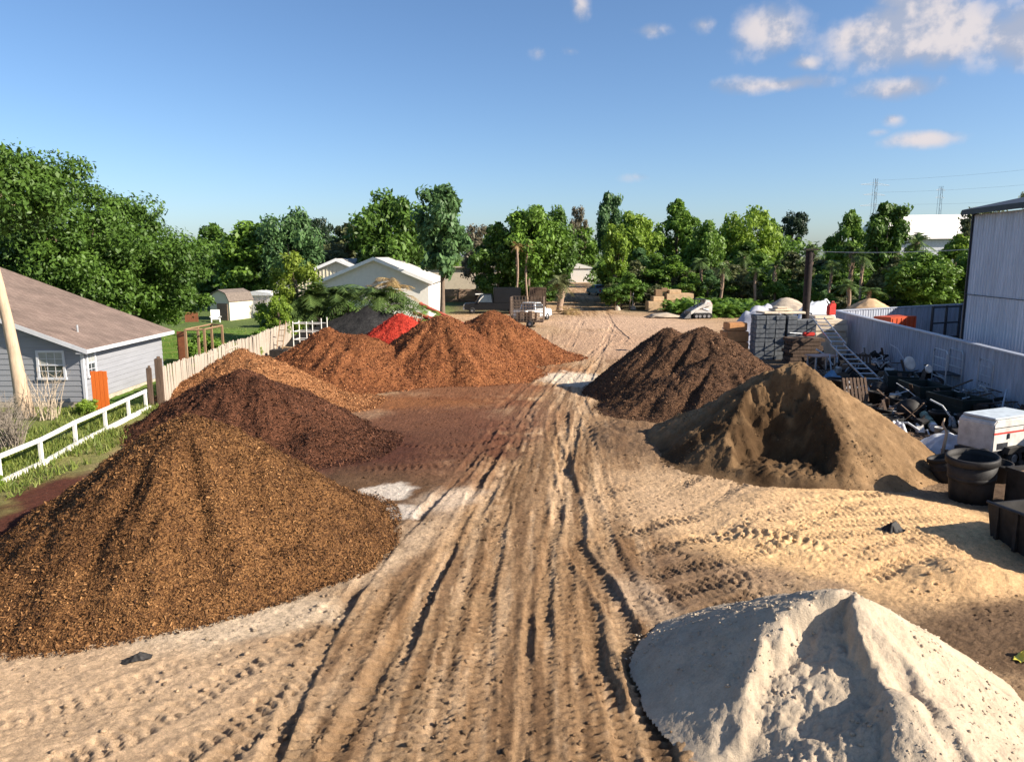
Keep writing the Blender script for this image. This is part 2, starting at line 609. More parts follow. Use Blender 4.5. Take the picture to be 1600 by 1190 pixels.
# soil worked into the road, lengthwise
streak = fbm(rdx * 1.9, Y * .10, 4, 74, .6)
mixc((.345, .212, .112), roadm * sstep(-.36, .22, streak + .3 * nB) * .9)
mixc((.54, .365, .22), roadm * sstep(.18, .5, -streak + .2 * nB) * .7)
streak2 = fbm(rdx * 5.5 + .5 * nA, Y * .28, 4, 76, .65)
mixc((.16, .09, .046), roadm * sstep(.0, .34, streak2 + .35 * nB) * .8)
mixc((.58, .40, .245), roadm * sstep(.22, .5, -streak2 + .3 * nB) * .6)
mixc((.20, .12, .07), (1 - roadm) * sstep(.1, .5, nB + .6 * nA) * .45 * (Y < 90))
# pale sand at the left front and thrown along the toe of the pile
mixc((.60, .42, .265), blob(-7.2, 10.6, 4.2, 3.0, .1, .5) * .9)
mixc((.66, .52, .37), blob(-4.9, 13.0, 2.0, .8, .45, .5, .7) * .8)
mixc((.66, .49, .33), blob(-2.7, 17.2, 1.0, 3.4, -.33, .6, .6) * .75)
# yellow-tan sand on the right
mixc((.85, .545, .275), blob(8.4, 18.0, 4.4, 3.4, .1, .3, .3))
mixc((.80, .51, .26), blob(9.2, 15.4, 2.6, 1.7, .3, .4, .4) * .9)
mixc((.66, .45, .27), blob(5.0, 20.2, 3.4, 3.0, .5, .5, .5) * .6)
# dark damp soil on the right
mixc((.16, .095, .055), blob(5.0, 27.2, 2.6, 3.4, 0, .5, .6) * .75)
mixc((.14, .085, .05), blob(9.4, 12.8, 2.4, 1.1, .3, .5, .8) * .8)
mixc((.15, .09, .055), blob(3.4, 14.6, 1.7, 2.4, -.4, .6, .9) * .65)
mixc((.13, .085, .055), blob(15.5, 24, 3.6, 13, 0, .4, .3))
mixc((.17, .12, .08), blob(17.5, 42, 5.0, 10, 0, .4, .3))
mixc((.62, .46, .32), blob(2.6, 14.0, .6, 1.2, .2, .6, .7) * .5)
# mulch trodden into the yard
mixc((.16, .075, .04), blob(-2.6, 22.4, 2.6, 4.2, -.3, .6, .6) * .8)
mixc((.125, .055, .031), blob(-4.2, 27.6, 5.0, 6.0, -.25, .4, .4))
mixc((.085, .032, .02), blob(-7.0, 25.5, 4.6, 4.0, 0, .4, .3))
mixc((.22, .085, .032), blob(-4.6, 34.2, 5.4, 2.4, .12, .5, .5) * .95)
mixc((.16, .07, .038), blob(-3.6, 31.2, 4.6, 3.0, .1, .5, .5) * .8)
mixc((.18, .07, .032), blob(-1.6, 38.0, 5.0, 3.2, .1, .5, .5) * .9)
mixc((.26, .11, .045), blob(2.5, 44.0, 2.2, 4.0, .2, .6, .5) * .8)
mixc((.15, .06, .035), blob(.3, 31.0, 2.2, 5.0, -.3, .7, .7) * .6)
mixc((.12, .068, .036), blob(-4.2, 20.0, 3.0, 3.6, 0, .5, .5) * .85)
mixc((.11, .06, .03), blob(-8.5, 17.5, 5.6, 4.6, 0, .25, .3))
mixc((.10, .035, .022), blob(-13.4, 18.4, 2.3, 5.6, 0, .3, .35))
# pale sand patches
mixc((.60, .50, .38), blob(3.6, 41.0, 2.0, 3.2, .25, .3, .6) * .95)
mixc((.58, .50, .42), blob(-3.6, 21.0, .7, 1.0, -.5, .3, .9))
mixc((.58, .50, .42), blob(-3.0, 19.2, .55, .7, .2, .3, .9))
mixc((.64, .50, .37), blob(-1.6, 20.4, 1.0, 1.5, -.4, .6, .8) * .8)
mixc((.46, .30, .2), blob(9.5, 58, 8.5, 12, .1, .6, .5) * .75)
mixc((.50, .34, .235), blob(12, 76, 9, 12, .1, .5, .4) * .8)
# grass
lawn = np.array([.10, .19, .025])
gl = sstep(15.2, 15.9, -X + .5 * nB) * sstep(16, 19, Y) * (1 - sstep(34, 37, Y))
mixc((.21, .20, .07), sstep(13.0, 14.2, -X + .8 * nA + .5 * nB) * sstep(15, 19, Y + nA) * (1 - sstep(33, 35, Y)))
mixc((.15, .20, .045), gl * (.55 + .4 * nB))
mixc(lawn, sstep(16.6, 17.0, -X + .1 * nB) * sstep(33, 34, Y) * (1 - .25 * sstep(0, .4, nB)))
wild = sstep(22, 25, -X) * (1 - sstep(60, 80, Y)) * 0
mixc((.10, .14, .04), sstep(110, 140, Y + 15 * nA) * (1 - roadm))
mixc((.07, .065, .035), sstep(4.2, 5.6, rdx + 1.0 * nA) * sstep(89, 95, Y + 2 * nB) * .9)
mixc((.09, .085, .04), sstep(5.0, 6.6, -rdx + 1.0 * nA) * sstep(86, 92, Y + 2 * nB) * .85)
mixc((.10, .12, .045), sstep(24, 30, X + 2 * nA) * sstep(50, 58, Y) * .8)
mixc((.10, .14, .04), sstep(6, 9, -X + nA) * sstep(66, 72, Y))
mixc((.10, .13, .04), (1 - sstep(-3, 4, Y)) * .6)
col *= (1 + .16 * nB + .14 * nC)[:, None]
col = np.clip(col, .01, .9)
nx, ny = len(xs), len(ys)
ii = (np.arange(ny - 1)[:, None] * nx + np.arange(nx - 1)[None, :]).ravel()
F = np.stack([ii, ii + 1, ii + nx + 1, ii + nx], 1)
gm = new_mesh('ground', np.stack([X, Y, Z], 1), F, True)
add_attr(gm, 'tint', col, 'FLOAT_COLOR')


def attr_node(nt, name):
    a = nt.nodes.new('ShaderNodeAttribute')
    a.attribute_name = name
    return a


def mul_color(nt, c, fac_src, lo, hi):
    r = ramp(nt, fac_src, [(.25, (lo,) * 3), (.75, (hi,) * 3)])
    mx = nt.nodes.new('ShaderNodeMixRGB')
    mx.blend_type = 'MULTIPLY'
    mx.inputs[0].default_value = 1
    nt.links.new(c, mx.inputs[1])
    nt.links.new(r, mx.inputs[2])
    return mx.outputs[0]


m, nt, b = nodes_mat('dirt')
a = attr_node(nt, 'tint')
n1_ = tex(nt, 'ShaderNodeTexNoise', 9, 9, .78)
n2_ = tex(nt, 'ShaderNodeTexNoise', 55, 6, .75)
c_ = mul_color(nt, a.outputs[0], n1_.outputs[0], .5, 1.5)
c_ = mul_color(nt, c_, n2_.outputs[0], .62, 1.38)
nt.links.new(c_, b.inputs['Base Color'])
b.inputs['Roughness'].default_value = .95
b.inputs['Specular IOR Level'].default_value = .15
p_ = bump(nt, b, n1_.outputs[0], .9, .11)
bump(nt, b, n2_.outputs[0], .8, .03, p_)
ground = link('ground', gm, m)
ground['kind'] = 'structure'


def gz(x, y):
    return float(broad_h(np.array([x], float), np.array([y], float))[0])


# loose clods of soil lying over the tracks: uncountable
def rocks(n, pos, smin, smax, seed, subdiv=False):
    rs = np.random.RandomState(seed)
    ico = np.array([(0, 0, 1), (.894, 0, .447), (.276, .851, .447), (-.724, .526, .447), (-.724, -.526, .447), (.276, -.851, .447),
                    (.724, .526, -.447), (-.276, .851, -.447), (-.894, 0, -.447), (-.276, -.851, -.447), (.724, -.526, -.447), (0, 0, -1)])
    fi = np.array([(0, 1, 2), (0, 2, 3), (0, 3, 4), (0, 4, 5), (0, 5, 1), (1, 6, 2), (2, 7, 3), (3, 8, 4), (4, 9, 5), (5, 10, 1),
                   (2, 6, 7), (3, 7, 8), (4, 8, 9), (5, 9, 10), (1, 10, 6), (11, 7, 6), (11, 8, 7), (11, 9, 8), (11, 10, 9), (11, 6, 10)])
    n = len(pos)
    s = smin + (smax - smin) * rs.rand(n) ** 3
    th = rs.rand(n) * 6.28
    sc = s[:, None] * (0.6 + .8 * rs.rand(n, 3)) * np.array([1, 1, .7])
    V = ico[None] * (0.75 + .5 * rs.rand(n, 12, 1)) * sc[:, None, :]
    c, sn = np.cos(th)[:, None], np.sin(th)[:, None]
    V = np.stack([V[..., 0] * c - V[..., 1] * sn, V[..., 0] * sn + V[..., 1] * c, V[..., 2]], 2) + pos[:, None, :]
    F = fi[None] + (np.arange(n) * 12)[:, None, None]
    return V.reshape(-1, 3), F.reshape(-1, 3), np.repeat(rs.rand(n), 12)


rs = np.random.RandomState(8)
n = 12000
yy = 8.5 * np.exp(rs.rand(n) ** .8 * math.log(48 / 8.5))
xx = (rs.rand(n) * 2 - 1) * np.minimum(.72 * yy, 16)
keep = (vnoise(xx * .8, yy * .8, 91) > .42) & (xx > -9) & (xx < 12.5)
xx, yy = xx[keep], yy[keep]
ci = np.clip(np.searchsorted(xs, xx), 0, nx - 1)
ri = np.clip(np.searchsorted(ys, yy), 0, ny - 1)
zz = Z[ri * nx + ci]
cc = col[ri * nx + ci]
V, F, tn = rocks(0, np.stack([xx, yy, zz + .004], 1), .006, .05, 9)
cm_ = new_mesh('soil_clods', V, F, True)
add_attr(cm_, 'tint', np.repeat(cc, 12, 0) * (0.55 + .6 * tn)[:, None], 'FLOAT_COLOR')
clods = link('soil_clods', cm_, m)
clods['kind'] = 'stuff'
clods['label'] = 'loose clods of soil scattered over the tyre tracks'
clods['category'] = 'soil'


# ------------------------------------------------------------------ piles
def mulch_mat(name, dark, mid, light, scale=26, bmp=.9):
    m, nt, b = nodes_mat(name)
    v = tex(nt, 'ShaderNodeTexVoronoi', scale, stretch=(1, 1, 1.6))
    v.inputs['Randomness'].default_value = 1
    n = tex(nt, 'ShaderNodeTexNoise', 2.2, 7, .7)
    n3 = tex(nt, 'ShaderNodeTexNoise', .55, 4, .6)
    n2 = tex(nt, 'ShaderNodeTexNoise', scale * 1.6, 3, .7)
    sx = nt.nodes.new('ShaderNodeSeparateColor')
    nt.links.new(v.outputs['Color'], sx.inputs[0])
    f = wmath('ADD', wmath('MULTIPLY', sx.outputs[0], .55, nt=nt), wmath('MULTIPLY', n.outputs[0], .5, nt=nt), nt=nt)
    f = wmath('ADD', f, wmath('MULTIPLY', wmath('SUBTRACT', n2.outputs[0], .5, nt=nt), .5, nt=nt), nt=nt)
    f = wmath('ADD', f, wmath('MULTIPLY', wmath('SUBTRACT', n3.outputs[0], .5, nt=nt), .7, nt=nt), nt=nt)
    nt.links.new(ramp(nt, f, [(.12, dark), (.5, mid), (.78, light), (1.0, tuple(min(1, c * 1.25) for c in light))]), b.inputs['Base Color'])
    b.inputs['Roughness'].default_value = .9
    b.inputs['Specular IOR Level'].default_value = .2
    p = bump(nt, b, v.outputs['Distance'], bmp, .05)
    bump(nt, b, n2.outputs[0], .6, .03, p)
    return m


def chip_mat(name, lo, mid, hi):
    m, nt, b = nodes_mat(name)
    a = attr_node(nt, 'tone')
    nt.links.new(ramp(nt, a.outputs['Fac'], [(0, lo), (.6, mid), (1, hi)]), b.inputs['Base Color'])
    b.inputs['Roughness'].default_value = .8
    b.inputs['Specular IOR Level'].default_value = .25
    return m


def pile(name, label, cones, mat, res, rough=.04, lump=.1, carve=None, chips=0, chipmat=None, chipsize=.05, seed=1, group='heaps of loose material in the yard', gully=.12, lumps=0):
    """a heap: the highest of several cones, each (x, y, height, radius, power)"""
    cx, cy = cones[0][0], cones[0][1]
    x0 = min(c[0] - c[3] * 1.25 for c in cones)
    x1 = max(c[0] + c[3] * 1.25 for c in cones)
    y0 = min(c[1] - c[3] * 1.25 for c in cones)
    y1 = max(c[1] + c[3] * 1.25 for c in cones)
    gx = np.arange(x0, x1, res)
    gy = np.arange(y0, y1, res)
    PX, PY = np.meshgrid(gx, gy)
    PX = PX.ravel() + (np.random.RandomState(seed).rand(PX.size) - .5) * res * .5
    PY = PY.ravel() + (np.random.RandomState(seed + 1).rand(PY.size) - .5) * res * .5
    H = np.full(PX.shape, -9.0)
    for (ax, ay, h, r, pw) in cones:
        dx, dy = PX - ax, PY - ay
        d = np.hypot(dx, dy)
        an = np.arctan2(dy, dx)
        ds = np.sqrt(d * d + (.09 * r) ** 2) - .09 * r * .6
        wav = fbm(np.cos(an) * 1.6 + 5, np.sin(an) * 1.6 + 5 + seed, 3, seed + 3)
        g = fbm(np.cos(an) * 5 + 9, np.sin(an) * 5 + 9, 3, seed + 7)
        q = ds / r * (1 + .14 * wav)
        hh = h * np.sign(1 - q) * np.abs(1 - q) ** pw
        hh = hh + gully * h * .35 * g * sstep(.08, .4, q) * (1 - sstep(.75, 1.05, q))
        k = .12
        mx = np.maximum(H, hh)
        H = mx + np.maximum(0, k - np.abs(H - hh)) ** 2 / (4 * k)
    if carve is not None:
        H = carve(PX, PY, H)
    body = sstep(0, .35, H)
    H = H + lump * (fbm(PX * .9, PY * .9, 4, seed + 11) + .5 * fbm(PX * 2.6, PY * 2.6, 3, seed + 12)) * (.25 + .75 * body)
    H = H + rough * fbm(PX * 4.5, PY * 4.5, 4, seed + 13, .75) * (.4 + .6 * body)
    H = H + rough * .6 * (np.random.RandomState(seed + 5).rand(PX.size) - .5) * (.3 + .7 * body)
    zb = broad_h(PX, PY)
    inn = H > .0
    Hc = np.maximum(H, -.12) + zb
    nx_, ny_ = len(gx), len(gy)
    ii = (np.arange(ny_ - 1)[:, None] * nx_ + np.arange(nx_ - 1)[None, :]).ravel()
    F = np.stack([ii, ii + 1, ii + nx_ + 1, ii + nx_], 1)
    F = F[inn[F].any(1)]
    used = np.unique(F)
    mp = np.zeros(len(PX), np.int64)
    mp[used] = np.arange(len(used))
    V = np.stack([PX - cx, PY - cy, Hc], 1)[used]
    me = new_mesh(name, V, mp[F], True)
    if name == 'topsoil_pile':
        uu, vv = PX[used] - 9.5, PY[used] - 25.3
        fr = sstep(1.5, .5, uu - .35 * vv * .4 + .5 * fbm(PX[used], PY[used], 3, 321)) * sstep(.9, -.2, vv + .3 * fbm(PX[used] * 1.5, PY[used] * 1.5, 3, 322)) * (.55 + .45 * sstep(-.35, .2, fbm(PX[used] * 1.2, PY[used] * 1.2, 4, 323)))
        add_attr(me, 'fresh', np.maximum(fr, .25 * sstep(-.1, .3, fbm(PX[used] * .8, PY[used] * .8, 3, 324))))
    if chips:
        root = thing(name, label, 'heap', (cx, cy, 0), 0, group)
        link('heap_body', me, mat, root)
        rs = np.random.RandomState(seed + 31)
        cand = np.nonzero(H > -.09)[0]
        # slopes facing the yard and the lane, where single chips show
        pick = cand[rs.randint(0, len(cand), chips)]
        gxn, gyn = np.gradient(Hc.reshape(ny_, nx_))[::-1]
        nrm = np.stack([-gxn.ravel()[pick] / res, -gyn.ravel()[pick] / res, np.ones(chips)], 1)
        nrm += .9 * rs.randn(chips, 3)
        nrm /= np.linalg.norm(nrm, axis=1)[:, None]
        t = np.cross(nrm, rs.randn(chips, 3))
        t /= np.linalg.norm(t, axis=1)[:, None]
        bt = np.cross(nrm, t)
        P = np.stack([PX[pick] - cx, PY[pick] - cy, np.maximum(Hc[pick], zb[pick] + .015) + .012], 1) + np.hstack([(rs.rand(chips, 2) - .5) * res, rs.rand(chips, 1) * .015])
        L = chipsize * (.35 + 1.0 * rs.rand(chips, 1) ** 2)
        Wd = L * (.2 + .3 * rs.rand(chips, 1))
        V = np.stack([P - t * L - bt * Wd, P + t * L - bt * Wd * .6, P + t * L * .9 + bt * Wd, P - t * L * .8 + bt * Wd * .8], 1).reshape(-1, 3)
        Fc = np.arange(chips * 4).reshape(-1, 4)
        cme = new_mesh(name + '_chips', V, Fc)
        add_attr(cme, 'tone', np.repeat(rs.rand(chips) ** 1.3 * (.55 + .6 * vnoise(PX[pick] * .7, PY[pick] * .7, seed + 50)), 4))
        co = link('loose_chips', cme, chipmat, root)
        co['kind'] = 'stuff'
        return root
    if lumps:
        root = thing(name, label, 'heap', (cx, cy, 0), 0, group)
        link('heap_body', me, mat, root)
        rs = np.random.RandomState(seed + 33)
        cand = np.nonzero((H > -.1) & (vnoise(PX * 1.1, PY * 1.1, seed + 34) > .45))[0]
        pick = cand[rs.randint(0, len(cand), lumps)]
        V, F, tn = rocks(0, np.stack([PX[pick] - cx, PY[pick] - cy, np.maximum(Hc[pick], zb[pick])], 1), .005, .036, seed + 35)
        lme = new_mesh(name + '_lumps', V, F, True)
        add_attr(lme, 'fresh', .35 + .6 * tn)
        lo_ = link('loose_lumps', lme, mat, root)
        lo_['kind'] = 'stuff'
        return root
    o = link(name, me, mat)
    o.location = (cx, cy, 0)
    return tag(o, label, 'heap', group)


brown_m = mulch_mat('brown_mulch', (.034, .014, .005), (.13, .058, .02), (.23, .112, .04))
dark_m = mulch_mat('dark_red_mulch', (.022, .008, .004), (.075, .027, .012), (.15, .06, .03))
tan_m = mulch_mat('tan_mulch', (.10, .036, .012), (.27, .115, .045), (.42, .20, .085))
rust_m = mulch_mat('rust_mulch', (.05, .014, .006), (.195, .068, .024), (.34, .135, .05))
red_m = mulch_mat('red_mulch', (.12, .008, .006), (.42, .028, .016), (.60, .075, .04))
black_m = mulch_mat('black_mulch', (.008, .008, .009), (.022, .021, .022), (.05, .048, .045))
soil_m = mulch_mat('dark_compost', (.022, .012, .007), (.085, .042, .022), (.17, .088, .045))
brown_c = chip_mat('brown_chips', (.04, .016, .005), (.145, .066, .022), (.33, .17, .065))
dark_c = chip_mat('dark_red_chips', (.025, .01, .005), (.095, .036, .016), (.2, .085, .045))
rust_c = chip_mat('rust_chips', (.07, .02, .008), (.28, .10, .036), (.50, .22, .09))
tan_c = chip_mat('tan_chips', (.12, .045, .015), (.34, .15, .06), (.55, .29, .13))
red_c = chip_mat('red_chips', (.16, .01, .006), (.5, .04, .022), (.7, .12, .07))
soil_c = chip_mat('compost_chips', (.03, .016, .008), (.12, .06, .03), (.28, .16, .085))


def sand_mat(name, lo, mid, hi, bs=30, bstr=.45, sc=2.0):
    m, nt, b = nodes_mat(name)
    n = tex(nt, 'ShaderNodeTexNoise', sc, 7, .68)
    n2 = tex(nt, 'ShaderNodeTexNoise', bs, 5, .7)
    c = ramp(nt, n.outputs[0], [(.3, lo), (.5, mid), (.7, hi)])
    c = mul_color(nt, c, n2.outputs[0], .82, 1.16)
    nt.links.new(c, b.inputs['Base Color'])
    b.inputs['Roughness'].default_value = .95
    b.inputs['Specular IOR Level'].default_value = .15
    bump(nt, b, n2.outputs[0], bstr, .04)
    return m


white_m = sand_mat('white_sand', (.37, .295, .212), (.46, .368, .265), (.52, .418, .305), 34, .5)
topsoil_m = sand_mat('brown_topsoil', (.175, .105, .052), (.25, .155, .078), (.33, .21, .11), 22, .6)
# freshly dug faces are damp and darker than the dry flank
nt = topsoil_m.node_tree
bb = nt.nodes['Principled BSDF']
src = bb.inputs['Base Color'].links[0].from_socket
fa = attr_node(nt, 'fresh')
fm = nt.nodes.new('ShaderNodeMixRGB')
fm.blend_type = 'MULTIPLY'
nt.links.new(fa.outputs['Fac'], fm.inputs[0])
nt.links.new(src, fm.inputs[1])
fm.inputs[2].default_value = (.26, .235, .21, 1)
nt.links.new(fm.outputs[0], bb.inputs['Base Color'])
tansand_m = sand_mat('tan_sand', (.42, .27, .15), (.52, .35, .2), (.6, .42, .26), 20, .3)
greysand_m = sand_mat('grey_sand', (.33, .27, .21), (.42, .35, .27), (.5, .42, .33), 20, .3)


def white_carve(x, y, h):
    # loader bucket has bitten the front: a bowl between two ridges, steep on its right
    u, v = x - 4.98, y - 10.8
    t = np.clip(-v / 3.0, 0, 1.3)
    right = .12 - .20 * np.maximum(0, -v) + .06 * np.sin(v * 3.2)
    left = -.85 - .95 * np.maximum(0, -v)
    wob = .2 * fbm(x * 2.2, y * 2.2, 4, 301, .65)
    m = sstep(right + .16, right - .02, u + wob) * sstep(left - .10, left + .6, u + wob) * sstep(.06, -.22, v + .18 * fbm(x * 2, y * 2, 2, 302))
    h = h - m * (.30 + .16 * np.exp(-((v + .5) / .4) ** 2)) * (1 - .35 * t)
    body = sstep(.05, .3, h)
    h = h + m * body * (.13 * np.abs(fbm(x * 2.4, y * 2.4, 5, 303, .65)) + .06 * np.abs(fbm(x * 9, y * 9, 3, 304, .7)) * (.1 + 1.5 * vnoise(x * 1.4, y * 1.4, 306)))
    # second groove down the right ridge
    g = u - (.45 - .1 * t)
    h = h - .10 * np.exp(-((g + .12 * fbm(x * 3, y * 3, 3, 305)) / .13) ** 2) * sstep(-.7, -1.4, v) * sstep(.05, .3, h)
    # small smooth fan on the left with a crease
    h = h + .10 * np.exp(-((u + 1.1 + .55 * np.maximum(0, -v)) / .14) ** 2) * sstep(-.2, -.7, v) * body
    return h


def soil_carve(x, y, h):
    # the loader has bitten into the front left: a crumbling face round an open hollow
    n1c = fbm(x * .8, y * .8, 4, 311, .6)
    n2c = fbm(x * 2.4, y * 2.4, 4, 312, .65)
    dx, dy = x - 8.05, y - 21.7
    d = np.hypot(dx / 1.0, dy / 1.35) + .32 * n1c + .10 * n2c
    face = .22 + .25 * np.abs(n1c) + .22 * np.abs(n2c) + 1.75 * np.maximum(0, d - 1.35) ** 1.1
    h2 = np.minimum(h, face)
    h = np.where(h > 0, np.maximum(h2, 0.02), h)
    body = sstep(.1, .5, h)
    u, v = x - 9.5, y - 25.3
    crumb = sstep(1.5, .3, u) * body
    h = h + crumb * (.15 * np.abs(fbm(x * 2.0, y * 2.0, 4, 313, .65)) + .07 * np.abs(fbm(x * 6, y * 6, 2, 314)))
    # slump step near the top
    h = h - .16 * np.exp(-((np.hypot(u + .1, v + .2) + .15 * n2c - .75) / .16) ** 2) * sstep(.4, -.3, u)
    return h


pile('mulch_pile', 'largest brown shredded mulch heap in the left foreground beside the white rail fence',
     [(-7.55, 17.1, 3.2, 4.25, .98), (-6.5, 16.5, 1.8, 3.2, 1.05), (-8.4, 15.6, 1.8, 3.3, 1.05), (-6.0, 18.6, 1.2, 2.6, 1.1)], brown_m, .055, .05, .17, gully=.22, chips=72000, chipmat=brown_c, chipsize=.034, seed=1)
pile('mulch_pile', 'dark reddish brown mulch heap with a flat top behind the big brown heap',
     [(-10.4, 28.6, 2.4, 4.0, 1.0), (-9.4, 28.2, 2.2, 3.7, 1.05), (-7.2, 26.2, .6, 2.6, 1.3), (-11.7, 29.2, 2.0, 3.2, 1.0)], dark_m, .075, .08, .18, gully=.2, chips=34000, chipmat=dark_c, chipsize=.045, seed=2)
pile('mulch_pile', 'light tan orange mulch heap against the weathered picket fence',
     [(-13.1, 36.4, 2.25, 3.6, .98), (-12.0, 35.8, 2.0, 3.8, 1.0), (-9.6, 34.4, .75, 3.0, 1.2)], tan_m, .09, .07, .16, chips=24000, chipmat=tan_c, chipsize=.055, seed=3)
pile('mulch_pile', 'rust brown mulch heap with a small left peak in front of the white rack',
     [(-10.6, 43.4, 2.7, 3.9, 1.0), (-8.5, 42.6, 2.3, 5.4, 1.1), (-9.6, 43.0, 2.35, 4.8, 1.05)], rust_m, .10, .08, .18, gully=.2, chips=24000, chipmat=rust_c, chipsize=.055, seed=4)
pile('mulch_pile', 'tall pointed rust orange mulch heap in the middle of the row',
     [(-4.1, 43.8, 3.4, 5.3, 1.0), (-2.4, 42.8, 1.7, 3.8, 1.1)], rust_m, .10, .07, .18, gully=.2, chips=28000, chipmat=rust_c, chipsize=.055, seed=5)
pile('mulch_pile', 'rust orange mulch heap nearest the dirt lane in front of the black truck',
     [(-1.3, 51.0, 3.2, 4.9, 1.0), (.6, 50.2, 1.6, 3.8, 1.15)], rust_m, .11, .07, .18, gully=.2, chips=18000, chipmat=rust_c, chipsize=.06, seed=6)
pile('mulch_pile', 'bright red dyed mulch heap wedged between the rust brown heaps',
     [(-7.9, 53.4, 2.8, 4.0, 1.0), (-8.6, 52.2, 1.8, 3.0, 1.1)], red_m, .10, .06, .1, chips=9000, chipmat=red_c, chipsize=.06, seed=7)
pile('mulch_pile', 'black mulch heap under the cut palm fronds',
     [(-11.0, 58.5, 3.0, 5.6, .95), (-12.6, 58.2, 2.4, 4.6, 1.0)], black_m, .14, .06, .1, seed=8)
pile('compost_pile', 'dark brown compost heap with twin peaks right of the lane',
     [(9.2, 36.6, 3.45, 4.9, 1.0), (7.8, 37.2, 3.3, 4.0, 1.0), (9.3, 33.4, 2.6, 4.4, 1.05), (7.4, 33.0, 1.7, 3.4, 1.1)], soil_m, .075, .08, .16, chips=32000, chipmat=soil_c, chipsize=.045, seed=9, gully=.3)
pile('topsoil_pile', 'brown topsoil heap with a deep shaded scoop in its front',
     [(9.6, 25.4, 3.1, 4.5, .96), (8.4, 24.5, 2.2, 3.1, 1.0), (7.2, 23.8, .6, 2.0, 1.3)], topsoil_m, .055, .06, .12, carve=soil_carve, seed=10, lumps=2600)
pile('sand_pile', 'pale white sand heap with a scooped face in the right foreground',
     [(4.98, 10.75, 1.86, 2.85, 1.0), (4.4, 10.72, 1.68, 2.3, 1.0), (5.1, 9.0, 1.2, 2.6, 1.05)], white_m, .026, .03, .06, carve=white_carve, seed=12, gully=.1, lumps=2600)

# ------------------------------------------------------------------ materials for things
white_paint = M('white_paint', (.74, .72, .66), .6, var=.14, bmp=.1)
fence_wood = M('grey_fence_wood', (.38, .325, .265), .85, var=.3, scale=2.2, bmp=.3, stretch=(6, 6, .6))
old_wood = M('old_dark_wood', (.10, .065, .045), .9, var=.45, bmp=.5, stretch=(5, 5, .5))
raw_wood = M('raw_timber', (.25, .155, .085), .8, var=.3, bmp=.25, stretch=(5, 5, .5))
orange_paint = M('orange_paint', (.60, .135, .02), .6, var=.15, bmp=.2, stretch=(12, 12, .5))
siding_m = M('grey_blue_siding', (.255, .262, .285), .75, var=.12, scale=1.2, bmp=.1, stretch=(.5, .5, 6))
trim_m = M('pale_blue_trim', (.53, .54, .57), .7, var=.1, bmp=.05)
concrete_m = M('concrete', (.40, .34, .27), .9, var=.22, bmp=.3, bscale=25)
greyblock_m = M('grey_block', (.15, .16, .17), .9, var=.3, bmp=.4, bscale=18)
glass_m = M('window_glass', (.045, .055, .06), .08, var=.3, scale=1.5, bmp=0, spec=.8)
blind_m = M('window_blind', (.30, .31, .29), .5, var=.15, bmp=0)
steel_m = M('aluminium', (.60, .62, .65), .38, .85, var=.15, bmp=.05)
galv_m = M('galvanised_tube', (.52, .54, .56), .45, .6, var=.2, bmp=.05)
rust_pipe = M('rusty_pipe', (.035, .025, .022), .75, .3, var=.45, scale=4, bmp=.3)
rusty_wire = M('rusty_wire', (.17, .125, .095), .7, .4, var=.3, bmp=0)
black_plastic = M('black_plastic', (.022, .020, .019), .62, var=.6, scale=3, bmp=.2, spec=.25)
black_paint = M('black_car_paint', (.008, .009, .011), .4, var=.3, scale=2, bmp=0, spec=.3)
white_car = M('white_car_paint', (.70, .71, .72), .25, var=.06, bmp=0, spec=.6)
blue_car = M('blue_car_paint', (.05, .13, .30), .22, .3, var=.1, bmp=0, spec=.6)
rubber_m = M('rubber', (.02, .02, .02), .85, var=.3, bmp=.3)
rim_m = M('wheel_rim', (.35, .36, .38), .4, .8, var=.2, bmp=0)
red_paint = M('red_paint', (.50, .035, .025), .5, var=.2, bmp=.1)
redsteel = M('red_oxide_steel', (.42, .10, .06), .65, .1, var=.3, bmp=.15)
machine_white = M('machine_white', (.55, .52, .48), .55, var=.28, scale=2.5, bmp=.08)
green_paint = M('dark_green_paint', (.010, .018, .016), .6, var=.3, bmp=.1)
tarp_grey = M('grey_tarp', (.36, .37, .42), .55, var=.2, bmp=.2, bscale=9)
tarp_white = M('white_sack', (.55, .57, .60), .6, var=.18, bmp=.25, bscale=9)
tarp_blue = M('blue_tarp', (.10, .22, .36), .5, var=.2, bmp=.2, bscale=9)
sandstone = M('tan_sandstone', (.52, .36, .21), .9, var=.22, bmp=.4, bscale=14)
paleslab = M('pale_limestone', (.62, .52, .40), .9, var=.15, bmp=.3, bscale=14)
orange_stone = M('orange_flagstone', (.52, .26, .11), .9, var=.22, bmp=.35, bscale=14)
cream_wall = M('cream_metal_siding', (.66, .60, .46), .6, var=.08, bmp=.05)
white_wall = M('white_stucco', (.70, .66, .60), .8, var=.07, bmp=.1)
white_trim = M('white_trim', (.76, .75, .73), .6, var=.06, bmp=0)
taupe_roof = M('taupe_shingle', (.16, .13, .11), .95, var=.3, scale=5, bmp=.5, bscale=30)
brown_plank = M('brown_plank', (.21, .14, .095), .9, var=.3, bmp=.3, stretch=(6, 6, .6))
corr_m = M('pale_corrugated_sheet', (.48, .52, .60), .5, .15, var=.18, scale=.8, bmp=.04, stretch=(3, 3, .4))
corr_low = M('weathered_corrugated_sheet', (.36, .39, .46), .55, .15, var=.28, scale=.9, bmp=.05, stretch=(3, 3, .5))
dark_trim = M('dark_metal_trim', (.03, .033, .04), .5, .3, var=.3, bmp=0)
orange_box = M('orange_container', (.42, .06, .015), .6, var=.2, bmp=.1)
pylon_m = M('pylon_steel', (.42, .45, .48), .7, .2, var=.1, bmp=0)
